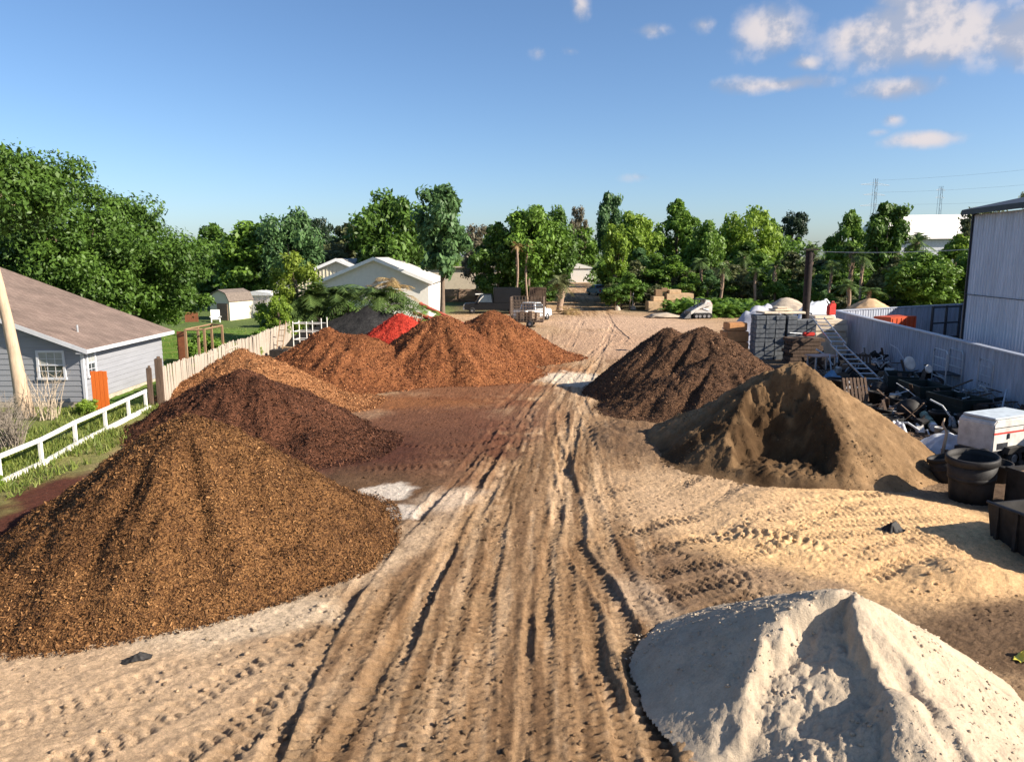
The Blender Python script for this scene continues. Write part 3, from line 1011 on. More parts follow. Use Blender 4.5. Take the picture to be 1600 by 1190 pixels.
bark_m = M('bark', (.17, .125, .09), .95, var=.4, scale=6, bmp=.7, bscale=12, stretch=(3, 3, .6))
palebark_m = M('pale_bark', (.46, .345, .24), .9, var=.25, scale=3, bmp=.5, bscale=10, stretch=(3, 3, .5))
palmtrunk_m = M('palm_trunk', (.30, .21, .15), .95, var=.4, scale=5, bmp=.7, bscale=9, stretch=(1, 1, 4))
yellow_m = M('yellow_plastic', (.7, .6, .08), .5, var=.1, bmp=0)


def roof_mat():
    m, nt, b = nodes_mat('brown_asphalt_shingles')
    br = tex(nt, 'ShaderNodeTexBrick', 1.0)
    n = tex(nt, 'ShaderNodeTexNoise', .7, 5, .6)
    n2 = tex(nt, 'ShaderNodeTexNoise', 45, 3, .6)
    br.inputs['Color1'].default_value = (.15, .105, .085, 1)
    br.inputs['Color2'].default_value = (.215, .155, .125, 1)
    br.inputs['Mortar'].default_value = (.10, .07, .058, 1)
    br.inputs['Mortar Size'].default_value = .012
    br.inputs['Brick Width'].default_value = .32
    br.inputs['Row Height'].default_value = .15
    c = mul_color(nt, br.outputs[0], n.outputs[0], .75, 1.3)
    c = mul_color(nt, c, n2.outputs[0], .8, 1.2)
    nt.links.new(c, b.inputs['Base Color'])
    b.inputs['Roughness'].default_value = .95
    bump(nt, b, br.outputs['Fac'], -.3, .02)
    return m


shingle_m = roof_mat()


def add_window(parent, cx, z, w, h, face='front', off=0.0, cols=3, rows=2):
    """a sash window > glass, each muntin bar; face front = in the xz plane at y=off, side = in the yz plane at x=off"""
    def bx(mb, a, zc, sw, sh, d, o):
        if face == 'front':
            mb.box((a, off - o, zc), (sw, d, sh))
        else:
            mb.box((off + o, a, zc), (d, sw, sh))
    fr = MB()
    for s in (-1, 1):
        bx(fr, cx + s * (w / 2 + .05), z, .1, h + .2, .06, .03)
    bx(fr, cx, z + h / 2 + .05, w, .1, .06, .03)
    bx(fr, cx, z, w, .06, .05, .028)
    f = fr.build('window', trim_m, parent)
    sl = MB()
    bx(sl, cx, z - h / 2 - .05, w + .26, .1, .1, .05)
    sl.build('sill', trim_m, f)
    g = MB()
    bx(g, cx, z - h / 4, w, h / 2, .02, .005)
    g.build('lower_pane', glass_m, f)
    g = MB()
    bx(g, cx, z + h / 4, w, h / 2, .02, .006)
    g.build('upper_pane', blind_m, f)
    for i in range(1, cols):
        g = MB()
        bx(g, cx - w / 2 + w * i / cols, z, .022, h, .02, .02)
        g.build('muntin_bar', trim_m, f)
    for i in (1, 3):
        g = MB()
        bx(g, cx, z - h / 2 + h * i / 4, w, .022, .021, .021)
        g.build('muntin_bar', trim_m, f)
    return f


# ------------------------------------------------------------------ grey house on the left
hx, hy = -18.9, 32.9
house = thing('house', 'single storey grey blue house with brown shingle roof at the left edge', 'house', (hx, hy, 0))
EH = 2.75
SL = .375
W2 = 9.5
D2 = 7.6
w = MB()
w.prism([(0, .3), (0, EH), (-W2, EH + W2 * SL), (-2 * W2, EH), (-2 * W2, .3)], 0, D2)
w.build('wall', siding_m, house)
w = MB()
w.box((-W2, D2 / 2, .1), (2 * W2 + .04, D2 + .04, .42))
w.build('foundation', concrete_m, house)
# lap boards on the gable end and the side, each its own strip
z = .33
i = 0
while z < EH + W2 * SL - .3:
    xl = -2 * W2 if z + .24 < EH else -2 * W2 + (z + .24 - EH) / SL
    xr = 0 if z + .24 < EH else -(z + .24 - EH) / SL
    bd = MB()
    bd.add([(xl, -.028, z), (xr, -.028, z), (xr, -.006, z + .235), (xl, -.006, z + .235), (xl, .01, z), (xr, .01, z), (xr, .01, z + .235), (xl, .01, z + .235)],
           [(0, 1, 2, 3), (5, 4, 7, 6), (0, 4, 5, 1), (3, 2, 6, 7), (0, 3, 7, 4), (1, 5, 6, 2)])
    bd.build('siding_board', siding_m, house)
    if z + .24 < EH:
        bd = MB()
        bd.add([(.028, 0, z), (.028, D2, z), (.006, D2, z + .235), (.006, 0, z + .235), (-.01, 0, z), (-.01, D2, z), (-.01, D2, z + .235), (-.01, 0, z + .235)],
               [(0, 1, 2, 3), (5, 4, 7, 6), (0, 4, 5, 1), (3, 2, 6, 7), (0, 3, 7, 4), (1, 5, 6, 2)])
        bd.build('siding_board', siding_m, house)
    z += .24
OV = .5
rt = .14
r_ = MB()
for s in (0, 1):
    x0, x1 = (OV, -W2) if s == 0 else (-2 * W2 - OV, -W2)
    za, zb = EH - OV * SL + .02, EH + W2 * SL + .02
    r_.add([(x0, -.45, za), (x1, -.45, zb), (x1, D2 + .45, zb), (x0, D2 + .45, za), (x0, -.45, za + rt), (x1, -.45, zb + rt), (x1, D2 + .45, zb + rt), (x0, D2 + .45, za + rt)],
           [(0, 1, 2, 3), (4, 5, 6, 7), (0, 1, 5, 4), (1, 2, 6, 5), (2, 3, 7, 6), (3, 0, 4, 7)])
roof = r_.build('roof', shingle_m, house)
fb = MB()
fb.add([(OV, -.48, EH - OV * SL - .05), (-W2, -.48, EH + W2 * SL - .05), (-W2, -.452, EH + W2 * SL - .05), (OV, -.452, EH - OV * SL - .05),
        (OV, -.48, EH - OV * SL + .15), (-W2, -.48, EH + W2 * SL + .15), (-W2, -.452, EH + W2 * SL + .15), (OV, -.452, EH - OV * SL + .15)],
       [(0, 1, 2, 3), (4, 5, 6, 7), (0, 1, 5, 4), (1, 2, 6, 5), (2, 3, 7, 6), (3, 0, 4, 7)])
fb.build('rake_board', trim_m, roof)
fb = MB()
fb.box((OV + .015, D2 / 2, EH - OV * SL + .06), (.028, D2 + .96, .17))
fb.build('fascia', trim_m, roof)
sf = MB()
sf.box((OV / 2, D2 / 2, EH - OV * SL - .02), (OV, D2 + .9, .03))
sf.build('soffit', trim_m, roof)
vp = MB()
vp.tube([(-1.0, 1.6, EH + .3), (-1.0, 1.6, EH + .85)], .045)
vp.build('vent_pipe', galv_m, roof)
cb = MB()
cb.box((.012, .012, (EH + .3) / 2), (.12, .12, EH - .3))
cb.build('corner_board', trim_m, house)
add_window(house, -1.35, 1.98, 1.05, 1.1, 'front', -.02)
add_window(house, .62, 2.0, .55, 1.1, 'side', .02, cols=2)

# orange shutter board standing at the house corner
ob = thing('orange_board', 'bright orange vertical plank panel standing at the corner of the grey house', 'panel', (-17.75, 32.05, 0), .12)
for i in range(4):
    b_ = MB()
    b_.box((-.25 + i * .165, 0, .98), (.158, .05, 1.72 - .03 * (i % 2)))
    b_.build('plank', orange_paint, ob, bevel=.006)
for z in (.6, 1.5):
    MB().box((.0, .05, z), (.66, .04, .1)).build('batten', raw_wood, ob)

# timber frame next to the house
tf = thing('timber_pergola', 'open unpainted timber pergola of posts and rails beyond the grey house', 'pergola', (-17.7, 40.8, 0), 0)
pp = [(0, 0), (.1, 1.4), (.9, .3), (1.0, 2.6), (.15, 3.2)]
for (x, y) in pp:
    b_ = MB()
    b_.box((x, y, 1.4), (.11, .11, 2.8))
    b_.build('post', raw_wood, tf)
for (p, q, z) in ((0, 1, 2.78), (1, 4, 2.78), (0, 2, 2.75), (2, 3, 2.75), (3, 4, 2.78), (0, 2, 1.2), (2, 3, 1.1), (3, 4, 1.2)):
    b_ = MB()
    b_.tube([(*pp[p], z), (*pp[q], z)], .05, 4)
    b_.build('rail', raw_wood, tf)
b_ = MB()
b_.box((-.35, .3, 1.35), (.5, .06, 2.6))
b_.build('door_board', M('brown_door', (.20, .07, .03), .7, bmp=.2), tf)

# ------------------------------------------------------------------ white post and rail fence
pts = [(-15.1, 16.8), (-15.2, 19.4), (-15.3, 21.8), (-15.35, 23.9), (-15.6, 26.3), (-15.75, 28.6), (-15.9, 30.7), (-16.1, 32.6)]
wf = thing('rail_fence', 'low white post and rail fence along the grass strip', 'fence', (pts[0][0], pts[0][1], 0))
ox, oy = pts[0]
for i, (x, y) in enumerate(pts):
    b_ = MB()
    b_.box((x - ox, y - oy, gz(x, y) + .40), (.11, .11, .86), rot=.03)
    b_.build('post', white_paint, wf, bevel=.008)
for i in range(len(pts) - 1):
    a = Vector((*pts[i], gz(*pts[i]) + .80))
    b = Vector((*pts[i + 1], gz(*pts[i + 1]) + .80))
    d = (b - a)
    rot = Matrix.Rotation(math.atan2(d.y, d.x), 3, 'Z') @ Matrix.Rotation(-math.asin(d.z / d.length), 3, 'Y')
    b_ = MB()
    b_.box((a + b) / 2 - Vector((ox, oy, 0)) + Vector((.075, 0, 0)), (d.length - .01, .04, .14), rot)
    b_.build('rail', white_paint, wf)
    b_ = MB()
    b_.box((a + b) / 2 - Vector((ox, oy, .74)) + Vector((.16, 0, 0)), (d.length - .02, .13, .15), rot)
    b_.build('ground_beam', white_paint, wf)

for (x, y, h, r, lab) in ((-16.05, 33.0, 1.75, .10, 'short dark weathered timber post where the white fence ends'), (-15.75, 33.3, 2.15, .14, 'tall dark weathered timber post at the end of the picket fence')):
    mb = MB()
    mb.box((0, 0, h / 2 - .1), (r * 2, r * 1.7, h + .2), rot=.2)
    mb.box((.02, 0, h + .02), (r * 1.0, r * .8, .16), rot=.5)
    o = mb.build('fence_post', old_wood, bevel=.015)
    o.location = (x, y, gz(x, y))
    tag(o, lab, 'post')

# ------------------------------------------------------------------ weathered picket fence, every picket a part
pf = thing('picket_fence', 'weathered grey picket privacy fence behind the mulch heaps', 'fence', (-15.75, 33.4, 0))
random.seed(4)
pm = []
for k in range(4):
    mb = MB()
    h = 1.8
    mb.prism([(-.068, 0), (.068, 0), (.068, h - .05), (.035, h), (-.035, h), (-.068, h - .05)], -.01, .01)
    pm.append(mb.mesh('picket'))
    pm[-1].materials.append(fence_wood)
L = math.hypot(-1.3, 28.4)
ang = math.atan2(28.4, -1.3)
npk = int(L / .148)
for i in range(npk):
    s = i * .148
    o = bpy.data.objects.new('picket', random.choice(pm))
    C.objects.link(o)
    o.parent = pf
    bow = .12 * math.sin(s * .5) + .05 * math.sin(s * 1.7)
    o.location = (math.cos(ang) * s + bow * .6, math.sin(ang) * s, -.03 + .05 * math.sin(s * .8) + random.uniform(-.02, .02))
    o.rotation_euler = (random.gauss(0, .012), random.gauss(0, .012), ang + random.gauss(0, .04))
    o.scale = (1, 1, random.uniform(.97, 1.03))
for i in range(12):
    s = i * 2.4
    mb = MB()
    mb.box((math.cos(ang) * s - .09, math.sin(ang) * s, .85), (.1, .1, 1.8))
    mb.build('fence_post', fence_wood, pf)
    if i < 11:
        for z in (.4, 1.45):
            mb = MB()
            mb.box((math.cos(ang) * (s + 1.2) - .05, math.sin(ang) * (s + 1.2), z), (2.39, .04, .09), rot=ang)
            mb.build('fence_rail', fence_wood, pf)

# ------------------------------------------------------------------ sheds and things on the lawn
def gambrel(w, h1, h2, h3):
    return [(-w / 2, 0), (-w / 2, h1), (-w * .34, h2), (0, h3), (w * .34, h2), (w / 2, h1), (w / 2, 0)]


sh = thing('garden_shed', 'cream garden shed with taupe barn shaped roof on the lawn', 'shed', (-30.3, 78.5, 0), -.35)
mb = MB()
mb.prism(gambrel(2.5, 2.0, 2.85, 3.2), 0, 3.6)
mb.build('wall', M('cream_boards', (.70, .63, .47), .7, var=.08, bmp=.1, stretch=(9, 9, .5)), sh)
g = gambrel(2.5, 2.0, 2.85, 3.2)
mb = MB()
for i in range(1, 5):
    (xa, za), (xb, zb) = g[i], g[i + 1]
    k = .09
    mb.add([(xa * 1.04, -.15, za), (xb * 1.04, -.15, zb), (xb * 1.04, 3.75, zb), (xa * 1.04, 3.75, za), (xa * 1.07, -.15, za + k), (xb * 1.07, -.15, zb + k), (xb * 1.07, 3.75, zb + k), (xa * 1.07, 3.75, za + k)],
           [(0, 1, 2, 3), (4, 5, 6, 7), (0, 1, 5, 4), (1, 2, 6, 5), (2, 3, 7, 6), (3, 0, 4, 7)])
mb.build('roof', taupe_roof, sh)
mb = MB()
mb.box((.35, -.04, .95), (1.3, .06, 1.85))
dr = mb.build('door', M('brown_shed_door', (.24, .16, .11), .8, bmp=.2), sh)
mb = MB()
mb.box((.85, -.09, .95), (.05, .05, .16))
mb.build('handle', dark_trim, dr)
sh2 = thing('garden_shed', 'small white shed with flat pitched pale roof behind dry brush', 'shed', (-29.6, 88, 0), -.1)
mb = MB()
mb.box((0, 1.2, 1.1), (3.4, 2.4, 2.2))
mb.build('wall', white_wall, sh2)
mb = MB()
mb.prism([(-2.0, 2.2), (2.0, 2.2), (1.7, 2.5), (0, 2.75), (-1.7, 2.5)], -.25, 2.65)
mb.build('roof', white_trim, sh2)
ch = thing('garden_chair', 'white garden chair on the lawn by the cream shed', 'chair', (-29.9, 76.2, 0), .4)
for (x, y) in ((-.4, -.35), (.4, -.35), (-.4, .4), (.4, .4)):
    mb = MB()
    mb.box((x, y, .25), (.1, .1, .5))
    mb.build('leg', white_paint, ch)
for i in range(5):
    mb = MB()
    mb.box((-.36 + i * .18, .5, .85), (.15, .04, 1.0), Matrix.Rotation(-.25, 3, 'X'))
    mb.build('back_slat', white_paint, ch)
mb = MB()
mb.box((0, 0, .48), (.9, .8, .05), Matrix.Rotation(.1, 3, 'X'))
mb.build('seat', white_paint, ch)
mb = MB()
mb.box((-.5, 0, .68), (.12, .8, .04))
mb.box((.5, 0, .68), (.12, .8, .04))
mb.build('armrest', white_paint, ch)
bp = thing('board_panel', 'low reddish brown board panel beside the cream shed', 'panel', (-32.4, 76.5, 0), .1)
for i in range(6):
    mb = MB()
    mb.box((-.6 + i * .22, 0, .55), (.2, .05, 1.1))
    mb.build('plank', M('redbrown_board', (.24, .085, .04), .8, bmp=.2), bp)

# white tube rack and timber ladder by the fence end
rk = thing('tube_rack', 'white tube frame rack standing behind the rust brown heap', 'rack', (-15.0, 51.6, 0), -.2)
for x in (0, 1.0, 2.1):
    for y in (0, .9):
        mb = MB()
        mb.tube([(x, y, 0), (x, y, 2.3 + .25 * (x > 1.5))], .035)
        mb.build('upright', white_paint, rk)
for z in (.5, 1.05, 1.6, 2.15):
    for y in (0, .9):
        mb = MB()
        mb.tube([(0, y, z), (2.1, y, z)], .028)
        mb.build('bar', white_paint, rk)
    mb = MB()
    mb.tube([(0, 0, z), (0, .9, z)], .028)
    mb.build('bar', white_paint, rk)
ld = thing('wooden_ladder', 'tan wooden ladder leaning on the picket fence by the white rack', 'ladder', (-15.9, 51.2, 0), -.3)
for x in (0, .45):
    mb = MB()
    mb.tube([(x, -.4, 0), (x, .3, 2.35)], .035, 4)
    mb.build('rail', raw_wood, ld)
for i in range(6):
    mb = MB()
    z = .3 + i * .36
    mb.tube([(0, -.4 + .7 * z / 2.35, z), (.45, -.4 + .7 * z / 2.35, z)], .022, 6)
    mb.build('rung', raw_wood, ld)
for k, (x, y, lab) in enumerate(((-15.6, 50.0, 'black plastic crate on the ground in front of the wooden ladder'), (-14.1, 53.2, 'tall black plastic crate stack inside the white tube rack'))):
    cr = thing('plastic_crate', lab, 'crate', (x, y, 0), .2 * k, None)
    for s in range(1 + 2 * k):
        mb = MB()
        mb.box((0, 0, .3 + s * .56), (.95, .8, .52))
        mb.build('crate_box', black_plastic, cr, bevel=.03)

# ------------------------------------------------------------------ cream buildings behind the black heap
def gable_house(name, label, x, y, w, eave, ridge, depth, wallm, ribs, rz=0):
    r = thing(name, label, 'building', (x, y, 0), rz)
    mb = MB()
    mb.prism([(-w / 2, 0), (-w / 2, eave), (0, ridge), (w / 2, eave), (w / 2, 0)], 0, depth)
    mb.build('wall', wallm, r)
    rf = MB()
    s = (ridge - eave) / (w / 2)
    for sg in (-1, 1):
        xa, za, xb, zb = sg * (w / 2 + .5), eave - .5 * s + .03, 0, ridge + .03
        rf.add([(xa, -.5, za), (xb, -.5, zb), (xb, depth + .4, zb), (xa, depth + .4, za), (xa, -.5, za + .18), (xb, -.5, zb + .18), (xb, depth + .4, zb + .18), (xa, depth + .4, za + .18)],
               [(0, 1, 2, 3), (4, 5, 6, 7), (0, 1, 5, 4), (1, 2, 6, 5), (2, 3, 7, 6), (3, 0, 4, 7)])
    ro = rf.build('roof', M('pale_metal_roof', (.55, .53, .50), .6, .1, var=.1, bmp=.05), r)
    for sg in (-1, 1):
        fb = MB()
        xa, za, xb, zb = sg * (w / 2 + .52), eave - .5 * s - .12, 0, ridge - .10
        fb.add([(xa, -.56, za), (xb, -.56, zb), (xb, -.505, zb), (xa, -.505, za), (xa, -.56, za + .36), (xb, -.56, zb + .36), (xb, -.505, zb + .36), (xa, -.505, za + .36)],
               [(0, 1, 2, 3), (4, 5, 6, 7), (0, 1, 5, 4), (1, 2, 6, 5), (2, 3, 7, 6), (3, 0, 4, 7)])
        fb.build('rake_board', white_trim, ro)
    if ribs:
        n = int(w / .42)
        for i in range(n):
            xx = -w / 2 + .2 + i * .42
            zt = ridge - abs(xx) * s
            mb = MB()
            mb.box((xx, -.03, zt / 2), (.06, .055, zt - .02))
            mb.build('siding_rib', wallm, r)
    return r


gable_house('white_building', 'white stucco building with a wide white trimmed gable facing the yard', -14.6, 81, 11.4, 4.0, 6.35, 14, white_wall, False)
gb = gable_house('cream_building', 'cream ribbed metal building with a gable behind the white building', -20.6, 90, 10.5, 4.0, 6.2, 12, cream_wall, True)
mb = MB()
mb.box((-6.4, 3.0, 1.9), (2.2, 5.0, 3.8))
mb.build('side_wing', white_wall, gb)
mb = MB()
mb.box((-6.5, 2.9, 3.9), (2.7, 5.6, .22))
mb.build('wing_roof', M('tan_flat_roof', (.5, .43, .3), .8), gb)
mb = MB()
mb.tube([(1.6, -.1, 3.9), (1.6, -.3, 3.9)], .1)
mb.build('wall_lamp', dark_trim, gb)

# ------------------------------------------------------------------ brown plank fence far behind, planks in panels between posts
bf = thing('plank_fence', 'long brown plank fence in front of the trees beyond the trucks', 'fence', (-10.2, 112, 0), .04)
pmk = MB().box((0, 0, .95), (.145, .03, 1.9)).mesh('plank')
pmk.materials.append(brown_plank)
for i in range(64):
    o = bpy.data.objects.new('plank', pmk)
    C.objects.link(o)
    o.parent = bf
    o.location = (i * .152, 0, random.uniform(-.03, .03))
for i in range(5):
    mb = MB()
    mb.box((i * 2.4, -.08, 1.0), (.13, .11, 2.05))
    mb.build('post', brown_plank, bf)
for z in (.35, 1.0, 1.65):
    mb = MB()
    mb.box((4.8, -.045, z), (9.6, .05, .11))
    mb.build('rail', M('pale_rail', (.3, .22, .16), .9), bf)
o = MB().box((0, 0, 2.4), (13, .25, 4.8)).box((0, -.2, 4.9), (13.4, .8, .2)).build('pale_wall', M('pale_tan_wall', (.52, .44, .34), .85, var=.12))
o.location = (-8, 128, 0)
tag(o, 'pale tan building wall glimpsed above the brown plank fence', 'building')

# ------------------------------------------------------------------ right: tall metal building, corrugated
def corrugated(L, h, mat, name, parent, pitch=.3, amp=.035, z0=0.0, ends=None):
    """sheet in local xz plane, ribs along z, normal towards -y, real thickness"""
    n = int(L / pitch)
    V = []
    prof = []
    for i in range(n):
        a = i * pitch
        prof += [(a, 0), (a + pitch * .55, 0), (a + pitch * .65, -amp), (a + pitch * .9, -amp)]
    prof.append((n * pitch, 0))
    vs = [(x, y, z0) for x, y in prof] + [(x, y, z0 + h) for x, y in prof] + [(x, .05, z0) for x, y in prof] + [(x, .05, z0 + h) for x, y in prof]
    k = len(prof)
    fs = []
    for i in range(k - 1):
        fs += [(i, i + 1, k + i + 1, k + i), (2 * k + i + 1, 2 * k + i, 3 * k + i, 3 * k + i + 1), (k + i, k + i + 1, 3 * k + i + 1, 3 * k + i)]
    return MB().add(vs, fs).build(name, mat, parent)


# building frame: origin at the far corner of the wall facing the yard, local +x runs back towards the viewer
DIR = math.atan2(-1, -.13)
tb = thing('metal_building', 'tall pale corrugated metal building at the right edge', 'building', (25.3, 42.2, 0), DIR)
BL = 26.0
for i in range(3):
    p = corrugated(2.98, 4.55, corr_m, 'wall_sheet', tb, .298)
    p.location = (i * 2.98, 0, .1)
    p = corrugated(2.98, 4.3, corr_m, 'wall_sheet', tb, .298)
    p.location = (i * 2.98, -.012, 4.62)
mb = MB()
mb.box((4.47, 7.2, 4.45), (8.9, 14.2, 8.9))
mb.build('core', corr_m, tb)
MB().box((-12, 19.3, 4.4), (24, 13, 8.8)).build('unseen_shade_wing', corr_m, tb)  # added wing out of view, casts shade on the yard behind the wall
mb = MB()
mb.add([(-.35, -.55, 8.92), (9.2, -.55, 8.92), (9.2, 7.2, 10.6), (-.35, 7.2, 10.6), (-.35, -.55, 9.2), (9.2, -.55, 9.2), (9.2, 7.2, 10.88), (-.35, 7.2, 10.88)],
       [(0, 1, 2, 3), (4, 5, 6, 7), (0, 1, 5, 4), (1, 2, 6, 5), (2, 3, 7, 6), (3, 0, 4, 7)])
mb.build('roof', dark_trim, tb)
mb = MB()
mb.box((-.06, .0, 4.5), (.1, .22, 9.0))
mb.build('corner_trim', dark_trim, tb)
mb = MB()
mb.tube([(0, -.08, 4.62), (8.9, -.08, 4.62)], .02, 6)
mb.build('conduit', dark_trim, tb)

lw = thing('corrugated_wall', 'low weathered corrugated metal wall with a flat cap right of the clutter', 'wall', (23.9, 55.8, 0), math.atan2(-1, -.13))
for i in range(12):
    p = corrugated(2.98, 2.7, corr_low, 'wall_sheet', lw, .298)
    p.location = (i * 2.99, 0, 0)
mb = MB()
mb.box((17.9, .06, 2.74), (36, .32, .07))
mb.build('cap', M('cap_metal', (.42, .46, .54), .45, .4, var=.15, bmp=.03), lw)
fw = thing('corrugated_wall', 'far corrugated yard wall running back from the low wall corner', 'wall', (24.1, 55.9, 0), math.atan2(9.5, 17))
for i in range(7):
    p = corrugated(2.98, 2.7, corr_low, 'wall_sheet', fw, .298)
    p.location = (i * 2.99, 0, 0)
mb = MB()
mb.box((10.4, .05, 2.74), (20.8, .26, .07))
mb.build('cap', MATS['cap_metal'], fw)
oc = thing('storage_box', 'orange storage box standing behind the low corrugated wall', 'container', (28.2, 55.6, 0), .5)
mb = MB()
mb.box((0, 0, 1.2), (3.0, 1.4, 2.3))
mb.build('box_body', orange_box, oc, bevel=.03)
for i in range(6):
    mb = MB()
    mb.box((-1.25 + i * .5, -.72, 1.2), (.1, .05, 2.1))
    mb.build('box_rib', orange_box, oc)
sf = thing('steel_gantry', 'dark open steel gantry beside the tall metal building', 'gantry', (31.6, 56.8, 0), .45)
for x in (0, 1.6, 3.2):
    mb = MB()
    mb.box((x, 0, 1.5), (.14, .14, 3.0))
    mb.build('upright', dark_trim, sf)
for z in (.6, 1.7, 2.9):
    mb = MB()
    mb.box((1.6, 0, z), (3.06, .1, .12))
    mb.build('crossbar', dark_trim, sf)

# far white roofed warehouse
wh = thing('warehouse', 'far white roofed warehouse above the nursery palms', 'building', (93, 154, 0), 0)
mb = MB()
mb.box((0, 10, 5.0), (30, 20, 10.0))
mb.build('wall', M('warehouse_wall', (.5, .52, .55), .7), wh)
mb = MB()
mb.add([(-16, -1, 10.0), (16, -1, 10.4), (16, 10, 15.6), (-16, 10, 15.2), (16, 21, 10.4), (-16, 21, 10.0)], [(0, 1, 2, 3), (3, 2, 4, 5), (0, 3, 5), (1, 4, 2), (0, 5, 4, 1)])
mb.build('roof', M('white_roof', (.74, .70, .64), .6, var=.05, bmp=0), wh)
o = MB().box((0, 0, 1.8), (9, 4, 3.6)).prism([(-4.8, 3.6), (4.8, 3.6), (0, 5.0)], -2.3, 2.3).build('white_cabin', white_wall)
o.location = (16.5, 198, 0)
tag(o, 'small white building at the far end of the dirt lane', 'building')

# ------------------------------------------------------------------ pylons and wires
def pylon(x, y, h, lab, arms=True):
    r = thing('power_pylon', lab, 'pylon', (x, y, 0), .3, 'pylons on the horizon')
    mb = MB()
    rr = h / 420
    for sx in (-1, 1):
        for sy in (-1, 1):
            mb.tube([(sx * h * .07, sy * h * .07, 0), (sx * h * .018, sy * h * .018, h * .62), (sx * h * .014, sy * h * .014, h)], rr, 4)
    for i in range(8):
        z0, z1 = h * i / 8, h * (i + 1) / 8
        f0 = h * (.07 - .052 * min(1, i / 5))
        f1 = h * (.07 - .052 * min(1, (i + 1) / 5))
        for sx in (-1, 1):
            mb.tube([(sx * f0, -f0, z0), (-sx * f1, -f1, z1)], rr * .6, 4)
            mb.tube([(f0, sx * f0, z0), (f1, -sx * f1, z1)], rr * .6, 4)
    mb.build('tower', pylon_m, r)
    for (z, a) in ((.70, .19), (.82, .15), (.93, .2)) if arms else ((.86, .07), (.95, .07)):
        m2 = MB()
        m2.tube([(-h * a, 0, h * z), (0, 0, h * (z + .025)), (h * a, 0, h * z)], rr * .8, 4)
        m2.tube([(-h * a, 0, h * z), (h * a, 0, h * z)], rr * .8, 4)
        m2.build('cross_arm', pylon_m, r)
    return r


pylon(187, 400, 46, 'largest lattice power pylon on the right horizon with wide cross arms')
pylon(232, 420, 44, 'narrow lattice power pylon on the horizon above the white roof', False)
pylon(230, 480, 39, 'thin distant pylon left of the narrow one above the white roof', False)
pylon(132, 440, 27, 'small faint pylon left of the dark pine on the horizon')
pylon(160, 520, 27, 'faint pylon between the dark pine and the largest pylon', False)
for k, (za, zb) in enumerate(((45, 62), (39, 54), (33, 45))):
    mb = MB()
    P = []
    for i in range(13):
        t = i / 12
        P.append((187 + (330 - 187) * t, 400 - 180 * t, za + (zb - za) * t - 26 * t * (1 - t)))
    mb.tube(P, .03, 4)
    o = mb.build('power_line', pylon_m)
    tag(o, ['top power line running right from the largest pylon', 'middle power line running right from the largest pylon', 'lowest power line running right from the largest pylon'][k], 'cable')

# ------------------------------------------------------------------ vehicles
def wheel(parent, x, y, r=.38, w=.26):
    t = MB()
    t.lathe([(r * .55, -w / 2), (r * .92, -w / 2), (r, -w * .35), (r, w * .35), (r * .92, w / 2), (r * .55, w / 2)], 22)
    o = t.build('tyre', rubber_m, None, True)
    hub = MB()
    hub.lathe([(0.001, -w * .3), (r * .3, -w * .36), (r * .56, -w * .25), (r * .56, w * .25), (r * .3, w * .36), (.001, w * .3)], 18)
    h = hub.build('rim', rim_m, None, True)
    wh_ = bpy.data.objects.new('wheel', None)
    C.objects.link(wh_)
    wh_.parent = parent
    wh_.location = (x, y, r)
    wh_.rotation_euler = (R(90), 0, 0)
    o.parent = wh_
    h.parent = wh_


